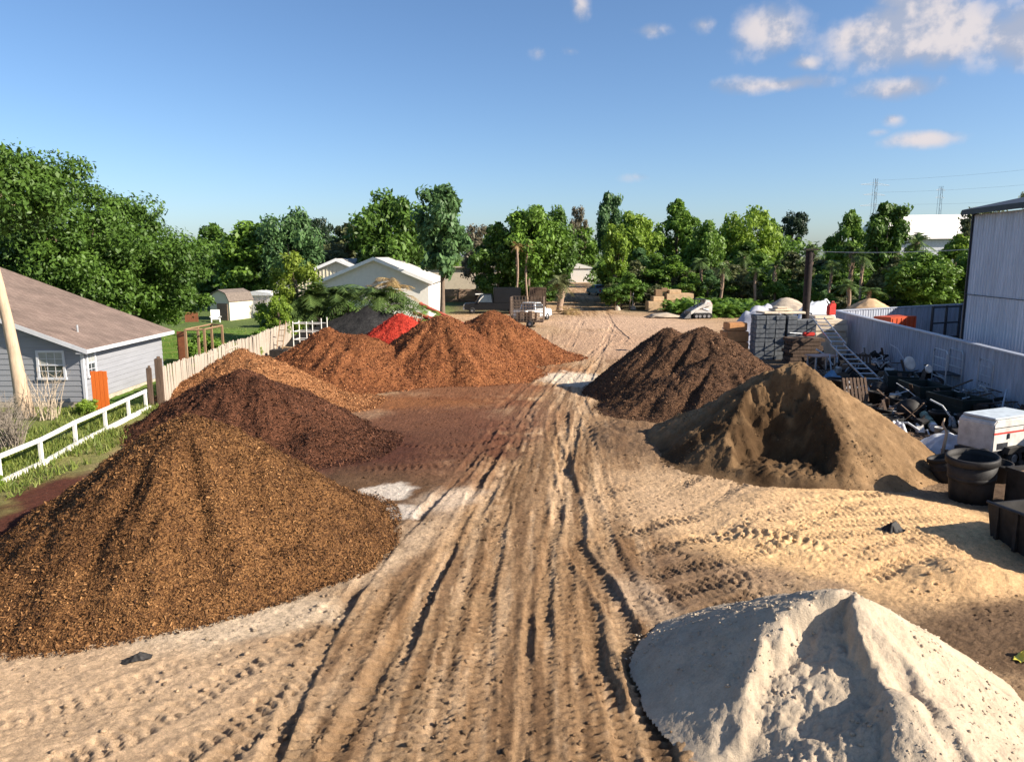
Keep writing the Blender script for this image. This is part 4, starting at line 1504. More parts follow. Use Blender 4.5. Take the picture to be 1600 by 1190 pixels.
def pickup(name, label, loc, rz, paint, bedbox=None, L=5.7, top=1.95):
    """nose towards -x, wheels on the ground"""
    r = thing(name, label, 'truck', loc, rz)
    b = MB()
    W = 1.95
    hood, belt = 1.25, 1.28
    b.prism([(-L / 2, .5), (-L / 2 + .05, 1.12), (-L / 2 + .25, hood - .05), (-L / 2 + 1.35, hood + .04), (-L / 2 + 3.4, belt), (L / 2, belt), (L / 2, .55), (L / 2 - .6, .45), (-L / 2 + .5, .42)], -W / 2, W / 2)
    b.build('body', paint, r, bevel=.05)
    c = MB()
    x0, x1, x2, x3 = -L / 2 + 1.35, -L / 2 + 2.0, -L / 2 + 3.2, -L / 2 + 3.45
    wt = .2
    for (xa, z, y) in ():
        pass
    vs = [(x0, -W / 2 + .05, belt - .02), (x3, -W / 2 + .05, belt - .02), (x2 + .1, -W / 2 + wt, top), (x1, -W / 2 + wt, top),
          (x0, W / 2 - .05, belt - .02), (x3, W / 2 - .05, belt - .02), (x2 + .1, W / 2 - wt, top), (x1, W / 2 - wt, top)]
    c.add(vs, [(0, 1, 2, 3), (7, 6, 5, 4), (0, 3, 7, 4), (1, 5, 6, 2), (3, 2, 6, 7), (0, 4, 5, 1)])
    c.build('cab', paint, r, bevel=.04)

    def lerp(a, b, t):
        return [a[i] + (b[i] - a[i]) * t for i in range(3)]

    def pane(nm, ids, off):
        q = [Vector(vs[i]) for i in ids]
        cen = sum(q, Vector()) / 4
        q = [cen + (p - cen) * .82 + Vector(off) for p in q]
        n = (q[1] - q[0]).cross(q[2] - q[1]).normalized() * .012
        MB().add([p for p in q] + [p + n for p in q], [(0, 1, 2, 3), (7, 6, 5, 4), (0, 4, 5, 1), (1, 5, 6, 2), (2, 6, 7, 3), (3, 7, 4, 0)]).build(nm, glass_m, r)
    pane('side_window', (0, 1, 2, 3), (0, -.02, 0))
    pane('side_window', (4, 5, 6, 7), (0, .02, 0))
    pane('windscreen', (0, 3, 7, 4), (-.02, 0, .01))
    pane('rear_window', (1, 2, 6, 5), (.02, 0, .01))
    for s in (-1, 1):
        MB().box((-L / 2 + .02, s * .72, .95), (.08, .36, .2)).build('headlight', M('lamp_glass', (.75, .76, .78), .15, bmp=0), r)
        MB().box((L / 2 - .01, s * .88, .98), (.06, .14, .3)).build('tail_light', red_paint, r)
        MB().box((x0 + .45, s * (W / 2 + .1), belt + .1), (.16, .2, .16)).build('mirror', paint, r)
        wheel(r, -L / 2 + .95, s * (W / 2 - .1))
        wheel(r, L / 2 - 1.15, s * (W / 2 - .1))
    MB().box((-L / 2 - .03, 0, .58), (.16, W, .2)).build('bumper', rim_m, r)
    MB().box((L / 2 + .04, 0, .6), (.14, W, .18)).build('bumper', rim_m, r)
    MB().box((L / 2 - 1.05, 0, belt + .02), (1.85, W - .2, .05)).build('bed_floor', dark_trim, r)
    return r


bt = pickup('pickup_truck', 'black pickup truck with a tall dark canopy behind the rust orange heap', (-2.3, 90, 0), .06, black_paint, L=6.8, top=2.3)
MB().box((1.7, 0, 2.15), (3.2, 1.9, 1.75)).build('canopy', black_paint, bt, bevel=.06)
MB().box((-.9, 0, 2.22), (1.3, 1.4, .1)).build('roof_rack', dark_trim, bt)
MB().box((-1.6, -.4, 2.28), (.9, .6, .1)).build('roof_light', white_paint, bt)
MB().tube([(-1.75, -.97, 1.3), (-1.45, -.97, 1.75), (-1.1, -.97, 2.1)], .05).build('snorkel', white_paint, bt)
st = thing('slat_crate', 'dark slatted timber crate behind the black truck', 'crate', (3.2, 95, 0), .05)
for i in range(9):
    MB().box((-.9 + i * .22, -.8, 1.5), (.17, .04, 2.7)).build('slat', old_wood, st)
    MB().box((-.9 + i * .22, .8, 1.5), (.17, .04, 2.7)).build('slat', old_wood, st)
for i in range(7):
    MB().box((1.0, -.7 + i * .23, 1.5), (.04, .17, 2.7)).build('slat', old_wood, st)
for z in (.4, 1.5, 2.7):
    MB().box((0, -.84, z), (2.1, .04, .14)).build('rail', old_wood, st)
MB().box((0, 0, .15), (2.1, 1.6, .1)).build('base', old_wood, st)
pickup('pickup_truck', 'white pickup truck parked behind the wire mesh trailer', (2.0, 79.0, 0), R(238), white_car, L=5.4, top=1.95)
pickup('parked_car', 'blue pickup parked by the gate far up the lane', (14.8, 131, 0), R(-70), blue_car, L=5.2, top=1.85)

# wire mesh cage trailer
ct = thing('cage_trailer', 'rusty wire mesh cage trailer at the edge of the dirt yard', 'trailer', (1.5, 72.6, 0), -.12)
CW, CD, CH, CZ = 3.1, 1.7, 2.3, .55
MB().box((0, 0, CZ), (CW, CD, .12)).build('deck', old_wood, ct)
for s in (-1, 1):
    for t_ in (-1, 1):
        MB().box((s * CW / 2, t_ * CD / 2, CZ + CH / 2), (.09, .09, CH)).build('corner_post', rusty_wire, ct)
for side in range(4):
    mb = MB()
    n = 11 if side % 2 == 0 else 6
    ln = CW if side % 2 == 0 else CD
    for i in range(n):
        a = -ln / 2 + ln * i / (n - 1)
        p = (a, (-1 if side == 0 else 1) * CD / 2) if side % 2 == 0 else ((-1 if side == 1 else 1) * CW / 2, a)
        mb.tube([(p[0], p[1], CZ), (p[0], p[1], CZ + CH * (.85 if side == 0 else 1))], .022, 4)
    for i in range(8):
        z = CZ + CH * i / 7 * (.85 if side == 0 else 1)
        if side % 2 == 0:
            y = (-1 if side == 0 else 1) * CD / 2
            mb.tube([(-ln / 2, y, z), (ln / 2, y, z)], .022, 4)
        else:
            x = (-1 if side == 1 else 1) * CW / 2
            mb.tube([(x, -ln / 2, z), (x, ln / 2, z)], .022, 4)
    mb.build('mesh_panel', rusty_wire, ct)
for s in (-1, 1):
    wheel(ct, .3, s * (CD / 2 + .12), .33, .2)
MB().tube([(-CW / 2, 0, CZ), (-CW / 2 - 1.2, 0, CZ - .05)], .05).build('drawbar', rusty_wire, ct)
for i in range(5):
    MB().box((-.9 + i * .42, .2 * (-1) ** i, CZ + .45 + .15 * (i % 2)), (.38, .7, .75), rot=.2 * i).build('load_bundle', M('cardboard_bundle', (.33, .24, .17), .9, bmp=.3), ct, bevel=.04)

# red steel pipes propped by the heap
for k, (a, b, lab) in enumerate((((-7.6, 63, 2.75), (-3.4, 61, 1.0), 'upper red steel pipe lying behind the tall rust heap'),
                                 ((-8.0, 62, 2.1), (-3.6, 60.6, .85), 'middle red steel pipe lying behind the tall rust heap'),
                                 ((-8.2, 61.4, 1.7), (-4.0, 60.2, .6), 'lowest red steel pipe lying behind the tall rust heap'))):
    a, b = Vector(a), Vector(b)
    o = MB().tube([a - b, (0, 0, 0)], .16, 10).tube([(a - b) * .015, (a - b) * -.015], .2, 10).tube([(a - b) * .985, (a - b) * 1.015], .2, 10).build('steel_pipe', redsteel, smooth=False)
    o.location = b
    tag(o, lab, 'pipe')
tr = thing('trestle', 'low timber trestle carrying the red steel pipes', 'trestle', (-6.9, 61.8, 0), .1)
for s in (-1, 1):
    MB().tube([(s * .5, -.9, 0), (s * .5, 0, 1.6)], .08, 4).tube([(s * .5, .9, 0), (s * .5, 0, 1.6)], .08, 4).build('leg', old_wood, tr)
MB().box((0, 0, 1.6), (1.5, .16, .16)).build('beam', old_wood, tr)

# ------------------------------------------------------------------ skid steer loader
sk = thing('skid_steer', 'white compact track loader with red lettering panel parked by the ferns', 'loader', (20.4, 82.8, 0), R(188))
# nose towards +x in local, so it faces left in the view
MB().prism([(-1.3, .45), (-1.35, 1.5), (-1.1, 1.95), (-.55, 2.02), (-.35, 1.6), (.55, 1.0), (.75, .5)], -.62, .62).build('body', machine_white, sk, bevel=.05)
cb_ = MB()
for (x, z0, z1) in ((-.45, 1.5, 2.05), (.35, 1.1, 2.05)):
    for s in (-1, 1):
        cb_.tube([(x, s * .5, z0), (x * .8, s * .48, z1)], .05, 6)
cab = cb_.build('cab_frame', dark_trim, sk)
MB().box((-.05, 0, 2.08), (1.1, 1.1, .08)).build('cab_roof', dark_trim, sk)
MB().box((-.3, 0, 1.2), (.5, .55, .6)).build('seat', black_plastic, sk, bevel=.08)
for s in (-1, 1):
    MB().prism([(-1.2, 1.45), (-1.1, 1.75), (.2, 1.35), (1.25, .75), (1.35, .45), (1.15, .45), (.1, 1.1)], s * .78 - .07, s * .78 + .07).build('lift_arm', machine_white, sk, bevel=.02)
    MB().prism([(-1.15, .05), (-1.35, .35), (-1.0, .62), (.6, .62), (.95, .3), (.75, .05)], s * .8 - .2, s * .8 + .2).build('track', rubber_m, sk, bevel=.06)
    for x in (-.8, -.3, .2, .6):
        MB().lathe([(.001, -.03), (.16, -.03), (.16, .03), (.001, .03)], 12).build('roller', rim_m, sk).matrix_local = Matrix.Translation((x, s * 1.02, .28)) @ Matrix.Rotation(R(90), 4, 'X')
    MB().tube([(-.9, s * .66, .9), (.1, s * .66, 1.2)], .05).build('hydraulic_ram', galv_m, sk)
MB().add([(1.2, -.95, .08), (1.2, .95, .08), (1.25, .95, .75), (1.25, -.95, .75), (1.95, -.95, .05), (1.95, .95, .05), (1.35, -.95, .7), (1.35, .95, .7)],
         [(0, 1, 2, 3), (0, 4, 5, 1), (0, 3, 4), (1, 5, 2), (0, 1, 2, 3)][:4]).add([(1.16, -.95, .04), (1.16, .95, .04), (1.21, .95, .78), (1.21, -.95, .78)], [(0, 1, 2, 3)]).build('bucket', M('worn_steel', (.22, .22, .22), .5, .5, bmp=.1), sk)
dp = MB().box((-1.0, .64, 1.55), (.5, .02, .28)).box((-1.0, -.64, 1.55), (.5, .02, .28)).build('side_decal', red_paint, sk)
tx = bpy.data.curves.new('decal_text', 'FONT')
tx.body = 'bobcat'
tx.size = .17
tx.extrude = .003
tx.align_x = 'CENTER'
to = bpy.data.objects.new('decal_text', tx)
C.objects.link(to)
dg = bpy.context.evaluated_depsgraph_get()
tm = bpy.data.meshes.new_from_object(to.evaluated_get(dg))
bpy.data.objects.remove(to)
t_o = link('decal_lettering', tm, white_paint, dp)
t_o.matrix_local = Matrix.Translation((-1.0, .653, 1.50)) @ Matrix.Rotation(R(180), 4, 'Z') @ Matrix.Rotation(R(90), 4, 'X')
o = MB().prism([(-2.3, 0), (-1.2, .42), (.4, .55), (1.4, .3), (2.0, 0)], -1.0, 1.2).build('gravel_heap', greysand_m, bevel=.2, smooth=True)
o.location = (16.9, 83.4, -.03)
tag(o, 'small flat grey gravel heap in front of the loader bucket', 'heap')

# ------------------------------------------------------------------ stone and block stacks
def blockstack(name, label, loc, rz, blocks, mat, cat='stone stack', part='stone_block'):
    r = thing(name, label, cat, loc, rz)
    random.seed(hash(label) % 1000)
    for (c, s) in blocks:
        MB().box(c, s, rot=random.uniform(-.05, .05)).build(part, mat, r, bevel=.04)
    return r


blockstack('stone_stack', 'large tan sandstone blocks stacked behind the loader', (17.6, 94, 0), .1,
           [((0, 0, .6), (1.8, 1.6, 1.2)), ((3.1, .5, .65), (3.8, 2.4, 1.3)), ((3.2, .6, 1.72), (3.4, 2.2, .8)), ((.5, .3, 1.5), (1.4, 1.3, .6)), ((2.6, .5, 2.36), (1.5, 1.5, .45))], sandstone)
blockstack('crate_stack', 'small wooden boxes on top of the tan sandstone blocks', (18.0, 94.4, 1.8), .1, [((.2, .1, .42), (.9, .8, .8)), ((.95, .2, .75), (.8, .8, .5))], raw_wood, 'crate', 'box')
for (x, y, lab) in ((13.2, 95, 'left galvanised post on a concrete foot in front of the nursery shrubs'), (15.4, 96.5, 'right galvanised post on a concrete foot in front of the nursery shrubs')):
    p = thing('fence_post', lab, 'post', (x, y, 0))
    MB().tube([(0, 0, .4), (0, 0, 2.3)], .07).build('tube', galv_m, p)
    MB().lathe([(.45, 0), (.35, .35), (.2, .5), (.001, .5)], 12).build('foot', concrete_m, p)
blockstack('flagstone_pallet', 'wrapped pallet of orange flagstone left of the grey blocks', (15.2, 51.6, 0), .15,
           [((0, 0, .16), (1.7, 1.5, .28)), ((0, 0, .62), (1.6, 1.4, .6)), ((.05, .05, 1.3), (1.55, 1.35, .7)), ((.15, .15, 1.95), (1.3, 1.1, .55)), ((-.95, -.3, .5), (.5, .9, .5))], orange_stone, 'stone pallet', 'stone_layer')
bs = thing('block_stack', 'grey concrete blocks stacked high beside the rusty pipe post', 'block stack', (16.95, 49.6, 0), -.06)
bmesh_ = [MB().box((0, 0, 0), (.60, .70, .275)).mesh('concrete_block', bevel=.018) for k in range(2)]
for m_ in bmesh_:
    m_.materials.append(greyblock_m)
random.seed(31)
for zi in range(10):
    for xi in range(6):
        for yi in range(2):
            if zi == 9 and xi > 3:
                continue
            o = bpy.data.objects.new('concrete_block', bmesh_[0])
            C.objects.link(o)
            o.parent = bs
            o.location = (-.75 + xi * .625 + random.uniform(-.02, .02) + (.12 if xi > 2 else 0), -.36 + yi * .73 + random.uniform(-.04, .04), .15 + zi * .29)
            o.rotation_euler = (0, 0, random.uniform(-.05, .05))
blockstack('limestone_pallet', 'pale limestone slabs on a pallet between the pipe post and the wall', (21.6, 52.2, 0), .1,
           [((0, 0, .6), (2.6, 1.8, 1.15)), ((0, .05, 1.4), (2.5, 1.7, .4)), ((.05, 0, 1.85), (2.4, 1.75, .42)), ((0, .1, 2.25), (2.55, 1.6, .32)), ((-.2, .2, 2.55), (1.5, 1.2, .22))], paleslab, 'stone pallet', 'slab')
blockstack('limestone_slabs', 'pale loose slabs lying on top of the grey block cubes', (17.6, 49.8, 2.98), .2,
           [((-.6, 0, .08), (1.6, 1.2, .14)), ((.9, .1, .05), (1.5, 1.2, .16)), ((.2, .2, .24), (1.3, .9, .14)), ((.1, .1, .38), (.8, .7, .12))], paleslab, 'slabs', 'slab')
gp = [(4.2, 0), (0, .0)]
pile('gravel_pile', 'grey gravel heap behind the rusty pipe post', [(25.3, 69.5, 3.1, 5.2, 1.0), (27.5, 68.5, 2.2, 4.0, 1.0)], greysand_m, .2, .06, .15, seed=31)
pile('sand_pile', 'small tan sand heap behind the low corrugated wall', [(34.5, 73, 2.8, 4.4, .9)], tansand_m, .2, .06, .1, seed=33)


# draped tarps: cloth sheets with folds, solid underneath
def drape(name, label, loc, sx, sy, h, mat, seed, rz=0, cat='tarp', fold=.10):
    n = 34
    u, v = np.meshgrid(np.linspace(-1, 1, n), np.linspace(-1, 1, n))
    u = u.ravel()
    v = v.ravel()
    r = np.sqrt(u ** 2 + v ** 2)
    an = np.arctan2(v, u)
    top = h * (1 - sstep(.02, 1.1, r)) * (1 + .9 * fbm(u * 1.3 + seed, v * 1.3, 4, seed, .6))
    z = top + fold * fbm(np.cos(an) * 3 + 4, np.sin(an) * 3 + 4 + r, 3, seed + 1) * sstep(.2, .7, r) * h + .05 * h * fbm(u * 5, v * 5, 3, seed + 2)
    V = np.stack([u * sx * (1 + .15 * fbm(u * 2, v * 2 + 7, 2, seed + 3)), v * sy * (1 + .15 * fbm(u * 2 + 5, v * 2, 2, seed + 4)), np.maximum(z, .01 - .1 * (r > 1.1))], 1)
    ii = (np.arange(n - 1)[:, None] * n + np.arange(n - 1)[None, :]).ravel()
    F = np.stack([ii, ii + 1, ii + n + 1, ii + n], 1)
    keep = (r[F] < 1.18).all(1)
    me = new_mesh(name, V, F[keep], True)
    o = link(name, me, mat)
    o.location = loc
    o.rotation_euler = (0, 0, rz)
    return tag(o, label, cat)


drape('tarp', 'grey tarp thrown over a heap left of the rusty pipe post', (19.6, 58.0, .0), 4.2, 2.6, 3.3, tarp_grey, 51, .2)
drape('tarp', 'pale tarp with a raised point right of the rusty pipe post', (24.3, 61.5, .0), 3.6, 2.0, 3.7, tarp_white, 53, .3)
# open buggy frame under the tarp
bg_ = thing('buggy', 'small utility buggy with a black roll cage between the tarps', 'buggy', (20.9, 55.2, 0), .15)
MB().prism([(-1.3, .35), (-1.35, .8), (-.6, .95), (1.3, .95), (1.3, .35)], -.65, .65).build('body', green_paint, bg_, bevel=.05)
cg = MB()
for s in (-1, 1):
    cg.tube([(-.75, s * .6, .9), (-.35, s * .58, 2.6), (.7, s * .58, 2.6), (.85, s * .6, .9)], .05, 6)
cg.tube([(-.35, -.58, 2.6), (-.35, .58, 2.6)], .05, 6).tube([(.7, -.58, 2.6), (.7, .58, 2.6)], .05, 6)
cg.build('roll_cage', dark_trim, bg_)
MB().box((.3, 0, 1.15), (.5, 1.1, .5)).build('seat', black_plastic, bg_, bevel=.06)
for x in (-.85, .85):
    for s in (-1, 1):
        wheel(bg_, x, s * .62, .32, .22)
o = thing('fuel_can', 'bright red fuel can on top of the limestone slabs', 'can', (22.1, 52.4, 2.68), .3)
MB().prism([(-.3, 0), (-.3, .62), (-.12, .8), (.3, .8), (.3, 0)], -.16, .16).build('can_body', red_paint, o, bevel=.05)
MB().tube([(-.22, 0, .72), (-.42, 0, .98)], .045).build('spout', dark_trim, o)
MB().tube([(-.02, 0, .78), (.02, 0, .92), (.2, 0, .92), (.24, 0, .78)], .03).build('handle', red_paint, o)

# ------------------------------------------------------------------ pipe post with wire
ps = thing('pipe_post', 'tall rusty steel pipe post with a flat top plate and wire', 'post', (19.5, 50.2, 0))
MB().tube([(0, 0, -.1), (0, 0, 7.05)], .24, 18).build('pipe', rust_pipe, ps, smooth=False)
MB().box((.05, 0, 7.12), (.85, .6, .1)).build('top_plate', rust_pipe, ps)
MB().tube([(.1, 0, 7.0), (.35, 0, 6.75), (.24, 0, 6.45)], .05).build('bracket', rust_pipe, ps)
P = [(.4 + 9.0 * i / 10, -8.0 * i / 10, 7.0 + .35 * i / 10 - .9 * (i / 10) * (1 - i / 10)) for i in range(11)]
o = MB().tube(P, .018, 4).build('overhead_wire', galv_m)
o.location = (19.5, 50.2, 0)
tag(o, 'thin wire running from the pipe post to the tall metal building', 'cable')

# ------------------------------------------------------------------ ladder: two sections
def ladder(label, a, b, w, n, mat, up=(0, 0, 1)):
    a, b = Vector(a), Vector(b)
    d = b - a
    L = d.length
    d.normalize()
    s = Vector(up).cross(d).normalized()
    r = thing('aluminium_ladder', label, 'ladder', a)
    for k in (-1, 1):
        q = s * (k * w / 2)
        m_ = Matrix((d, s, d.cross(s))).transposed()
        MB().box(d * (L / 2) + q, (L, .035, .085), m_).build('rail', mat, r)
    for i in range(n):
        t = L * (i + .5) / n
        m_ = Matrix((s, d, s.cross(d))).transposed()
        MB().box(d * t, (w, .09, .04), m_).build('rung', mat, r)
    return r


ladder('upper bright aluminium ladder section propped on the limestone slabs', (20.0, 49.4, 2.75), (18.75, 43.1, 1.75), .75, 7, steel_m)
ladder('lower aluminium ladder section running down into the shaded clutter', (18.85, 43.6, 1.66), (18.2, 37.4, .5), .75, 8, steel_m)

# ------------------------------------------------------------------ shaded clutter along the wall
tbm = thing('work_table', 'low work table with a pinkish board beside the aluminium ladder', 'table', (17.6, 42.6, 0), .2)
for (x, y) in ((-.6, -.4), (.6, -.4), (-.6, .4), (.6, .4)):
    MB().box((x, y, .55), (.07, .07, 1.1)).build('leg', galv_m, tbm)
MB().box((0, 0, 1.13), (1.5, 1.0, .06)).build('table_top', M('pink_board', (.50, .33, .27), .7, bmp=.1), tbm)
tl = thing('concrete_saw', 'orange red power tool lying on a plank by the pipe post', 'tool', (18.6, 47.2, 1.75), .1)
MB().box((0, 0, .12), (.75, .3, .24)).build('motor', red_paint, tl, bevel=.05)
MB().tube([(-.35, 0, .15), (-1.25, 0, .22)], .035).build('bar', galv_m, tl)
MB().tube([(.1, 0, .22), (.2, 0, .42), (.45, 0, .4)], .03).build('handle', dark_trim, tl)
pk = thing('timber_stack', 'stack of dark boards on bearers below the power tool', 'timber stack', (18.4, 47.4, 0), .05)
for j in range(7):
    for i in range(3):
        MB().box((-.05 * (j % 2), -.42 + .42 * i, .12 + j * .235), (2.2 - .2 * (j % 3), .38, .2)).build('board', old_wood, pk)

# tube racks
for (x, y, lab, w_, h_) in ((20.6, 36.6, 'silver tube shelf rack in the shade left of the dark bins', 1.5, 2.3), (21.0, 33.6, 'second silver tube rack nearer the corrugated wall', 1.3, 2.2)):
    r = thing('shelf_rack', lab, 'rack', (x, y, 0), math.atan2(-1, -.13))
    for s in (0, 1):
        for t_ in (0, .7):
            MB().tube([(s * w_, t_, 0), (s * w_, t_, h_ - .15), (s * w_ + (.12 if s == 0 else -.12), t_, h_)], .03, 6).build('upright', galv_m, r)
    for z in (.5, 1.0, 1.5, 1.9, h_):
        for t_ in (0, .7):
            MB().tube([(.1, t_, z), (w_ - .1, t_, z)], .02, 6).build('bar', galv_m, r)
    for z in (.5, 1.2):
        MB().box((w_ / 2, .35, z - .04), (w_ - .1, .7, .04)).build('shelf', dark_trim, r)
for k, (x, y, lab) in enumerate(((19.0, 36.4, 'dark green steel bin left of the white drum lids'), (18.6, 33.6, 'dark green steel bin in the middle of the shade'), (18.4, 30.6, 'dark green steel bin nearest the white machine'))):
    r = thing('steel_bin', lab, 'bin', (x, y, 0), math.atan2(-1, -.13))
    MB().add([(-1.2, -.75, .15), (1.2, -.75, .15), (1.2, .75, .15), (-1.2, .75, .15), (-1.3, -.85, 1.45), (1.3, -.85, 1.45), (1.3, .85, 1.45), (-1.3, .85, 1.45),
              (-1.22, -.77, 1.45), (1.22, -.77, 1.45), (1.22, .77, 1.45), (-1.22, .77, 1.45), (-1.12, -.67, .25), (1.12, -.67, .25), (1.12, .67, .25), (-1.12, .67, .25)],
             [(3, 2, 1, 0), (0, 1, 5, 4), (1, 2, 6, 5), (2, 3, 7, 6), (3, 0, 4, 7), (4, 5, 9, 8), (5, 6, 10, 9), (6, 7, 11, 10), (7, 4, 8, 11), (8, 9, 13, 12), (9, 10, 14, 13), (10, 11, 15, 14), (11, 8, 12, 15), (12, 13, 14, 15)]).build('bin_body', green_paint, r)
    for z in (.5, 1.0, 1.42):
        MB().box((0, -.84 + .06 * (1.45 - z), z), (2.6, .08, .09)).build('rib', green_paint, r)
    r.scale = (.8, .8, .72)
    r.rotation_euler[2] += (-.25, .1, .3)[k]
    for s in (-1, 1):
        MB().box((s * .8, 0, .075), (.2, 1.5, .15)).build('skid', dark_trim, r)
for k, (x, y, z, rr, lab) in enumerate(((19.15, 36.0, 1.62, .34, 'white round drum lid leaning on the green bin'), (19.3, 34.6, 1.55, .2, 'small white bucket lid beside the larger lid'))):
    o = MB().lathe([(.001, .05), (rr * .85, .05), (rr, .02), (rr, -.03), (.001, -.03)], 20).build('drum_lid', machine_white, smooth=False)
    o.location = (x, y, z)
    o.rotation_euler = (R(70), .2, .3)
    tag(o, lab, 'lid')
drape('tarp', 'crumpled blue tarp on the ground below the ladder', (16.6, 38.6, .02), 1.0, .8, .75, tarp_blue, 57, .3, fold=.25)
o = thing('fabric_roll', 'pale green roll of landscape fabric with a white end in the shade', 'roll', (16.3, 28.6, .22), .35)
MB().tube([(0, 0, 0), (.9, 1.2, .12)], .17, 14).build('roll', M('green_fabric', (.20, .27, .2), .8), o)
MB().tube([(-.18, -.24, -.02), (-.002, -.003, 0)], .155, 14).build('roll_end', tarp_white, o)
drape('sack', 'large crumpled white sack in the shade behind the topsoil heap', (15.3, 25.6, .02), 1.35, .8, .75, tarp_white, 61, -.3, 'sack', .3)
drape('sack', 'smaller pale sack left of the large white sack', (13.75, 26.3, .02), .6, .6, .85, tarp_white, 63, .3, 'sack', .3)
o = MB().tube([(0, 0, 0), (.06, 0, .55), (.12, .02, .95), (-.05, .02, 1.2), (.0, .03, 1.42)], [.06, .05, .045, .04, .02], 6).build('driftwood_stake', palebark_m, smooth=True)
o.location = (14.3, 24.4, 0)
tag(o, 'crooked pale wooden stake standing between the white sacks', 'stake')
o = MB().box((0, 0, 0), (.18, 1.4, .05), Matrix.Rotation(.5, 3, 'X')).build('grey_plank', M('grey_plank', (.4, .38, .36), .8))
o.location = (15.9, 35.2, .45)
o.rotation_euler = (0, 0, -.5)
tag(o, 'single grey plank leaning in the shade behind the topsoil heap', 'plank')

# white towable generator
gn = thing('generator', 'white towable generator box with red stripe and louvred end', 'generator', (15.75, 24.0, 0), .42)
MB().prism([(-1.0, .62), (-1.0, 1.5), (-.86, 1.62), (1.25, 1.62), (1.25, .62)], -.6, .6).build('housing', machine_white, gn, bevel=.03)
MB().box((.12, -.02, 1.66), (2.1, 1.1, .06)).build('lid', M('pale_blue_lid', (.5, .56, .6), .4), gn, bevel=.02)
MB().box((.1, -.608, 1.2), (2.2, .014, .05)).build('stripe', red_paint, gn)
MB().box((.1, -.607, 1.38), (2.2, .012, .018)).build('seam', dark_trim, gn)
MB().box((-.3, -.62, 1.08), (.07, .04, .16)).box((.5, -.62, 1.3), (.05, .04, .12)).build('latch', dark_trim, gn)
for i in range(8):
    MB().box((1.262, 0, .78 + i * .085), (.03, .85, .03), Matrix.Rotation(.5, 3, 'Y')).build('louvre', M('louvre_grey', (.3, .31, .32), .5), gn)
    MB().box((-.55 + i * .0, -.611, .78 + i * .0), (.5, .012, .2)).build('side_vent', dark_trim, gn) if i == 0 else None
MB().box((.1, 0, .55), (2.5, 1.1, .12)).build('chassis', dark_trim, gn)
for s in (-1, 1):
    wheel(gn, -.1, s * .68, .34, .2)
    MB().prism([(-.55, .55), (-.45, .74), (.25, .74), (.35, .55)], s * .68 - .13, s * .68 + .13).build('mudguard', black_plastic, gn)
MB().tube([(1.3, 0, .5), (2.3, 0, .45)], .05).build('drawbar', dark_trim, gn)
MB().tube([(1.28, -.4, 1.5), (1.5, -.4, 1.5), (1.5, .4, 1.5), (1.28, .4, 1.5)], .02).build('rail', galv_m, gn)

# big black nursery pots
def nursery_pot(label, loc, rz, r, h, tilt=(0, 0), sink=0):
    o = thing('nursery_pot', label, 'pot', loc, rz, 'black plastic pots at the right')
    o.rotation_euler = (tilt[0], tilt[1], rz)
    MB().lathe([(.001, 0), (r * .82, 0), (r * .86, h * .3), (r * .9, h * .55), (r * .97, h * .86), (r * .9, h * .86), (r * .86, h * .5), (r * .78, h * .08), (.001, h * .08)], 32).build('wall', black_plastic, o, smooth=True)
    MB().lathe([(r * .97, h * .84), (r * 1.04, h * .86), (r * 1.04, h * .97), (r * 1.0, h), (r * .93, h), (r * .92, h * .84)], 32).build('rim', black_plastic, o, smooth=True)
    MB().lathe([(r * .885, h * .5), (r * .93, h * .51), (r * .94, h * .58), (r * .9, h * .6)], 32).build('band', black_plastic, o, smooth=True)
    return o


nursery_pot('largest round black plastic pot standing at the toe of the topsoil heap', (12.75, 20.2, 0), .3, .64, 1.32, (R(2), R(-5)))
nursery_pot('black plastic pot half hidden behind the largest pot', (13.1, 21.9, 0), .1, .42, .8, (R(-9), R(-12)))
bx_ = thing('black_crate', 'square black plastic crate at the right edge beside the largest pot', 'crate', (14.0, 19.3, 0), .2)
for (c, s) in (((0, -.5, .55), (1.1, .05, 1.1)), ((0, .5, .55), (1.1, .05, 1.1)), ((-.53, 0, .55), (.05, .96, 1.1)), ((.53, 0, .55), (.05, .96, 1.1)), ((0, 0, .06), (1.0, .96, .08))):
    MB().box(c, s).build('side_panel', black_plastic, bx_)
MB().box((0, -.535, 1.05), (1.16, .05, .12)).box((-.57, 0, 1.05), (.05, 1.1, .12)).box((0, .535, 1.05), (1.16, .05, .12)).box((.57, 0, 1.05), (.05, 1.1, .12)).build('rim', black_plastic, bx_)
MB().box((0, 0, .75), (1.0, .9, .5)).build('soil_fill', M('pot_soil', (.2, .13, .08), .95, bmp=.5), bx_)
db = thing('dump_bin', 'dark open bin with trash bags cut off by the right edge', 'bin', (12.35, 16.3, 0), .25)
MB().add([(-.75, -1.0, 0), (.75, -1.0, 0), (.75, 1.0, 0), (-.75, 1.0, 0), (-.85, -1.1, .95), (.85, -1.1, .95), (.85, 1.1, .95), (-.85, 1.1, .95),
          (-.79, -1.04, .95), (.79, -1.04, .95), (.79, 1.04, .95), (-.79, 1.04, .95), (-.7, -.95, .4), (.7, -.95, .4), (.7, .95, .4), (-.7, .95, .4)],
         [(3, 2, 1, 0), (0, 1, 5, 4), (1, 2, 6, 5), (2, 3, 7, 6), (3, 0, 4, 7), (4, 5, 9, 8), (5, 6, 10, 9), (6, 7, 11, 10), (7, 4, 8, 11), (8, 9, 13, 12), (9, 10, 14, 13), (10, 11, 15, 14), (11, 8, 12, 15), (12, 13, 14, 15)]).build('bin_body', black_plastic, db)
for y in (-.7, -.2, .3, .8):
    MB().box((-.84, y, .5), (.08, .08, .9)).build('rib', black_plastic, db)
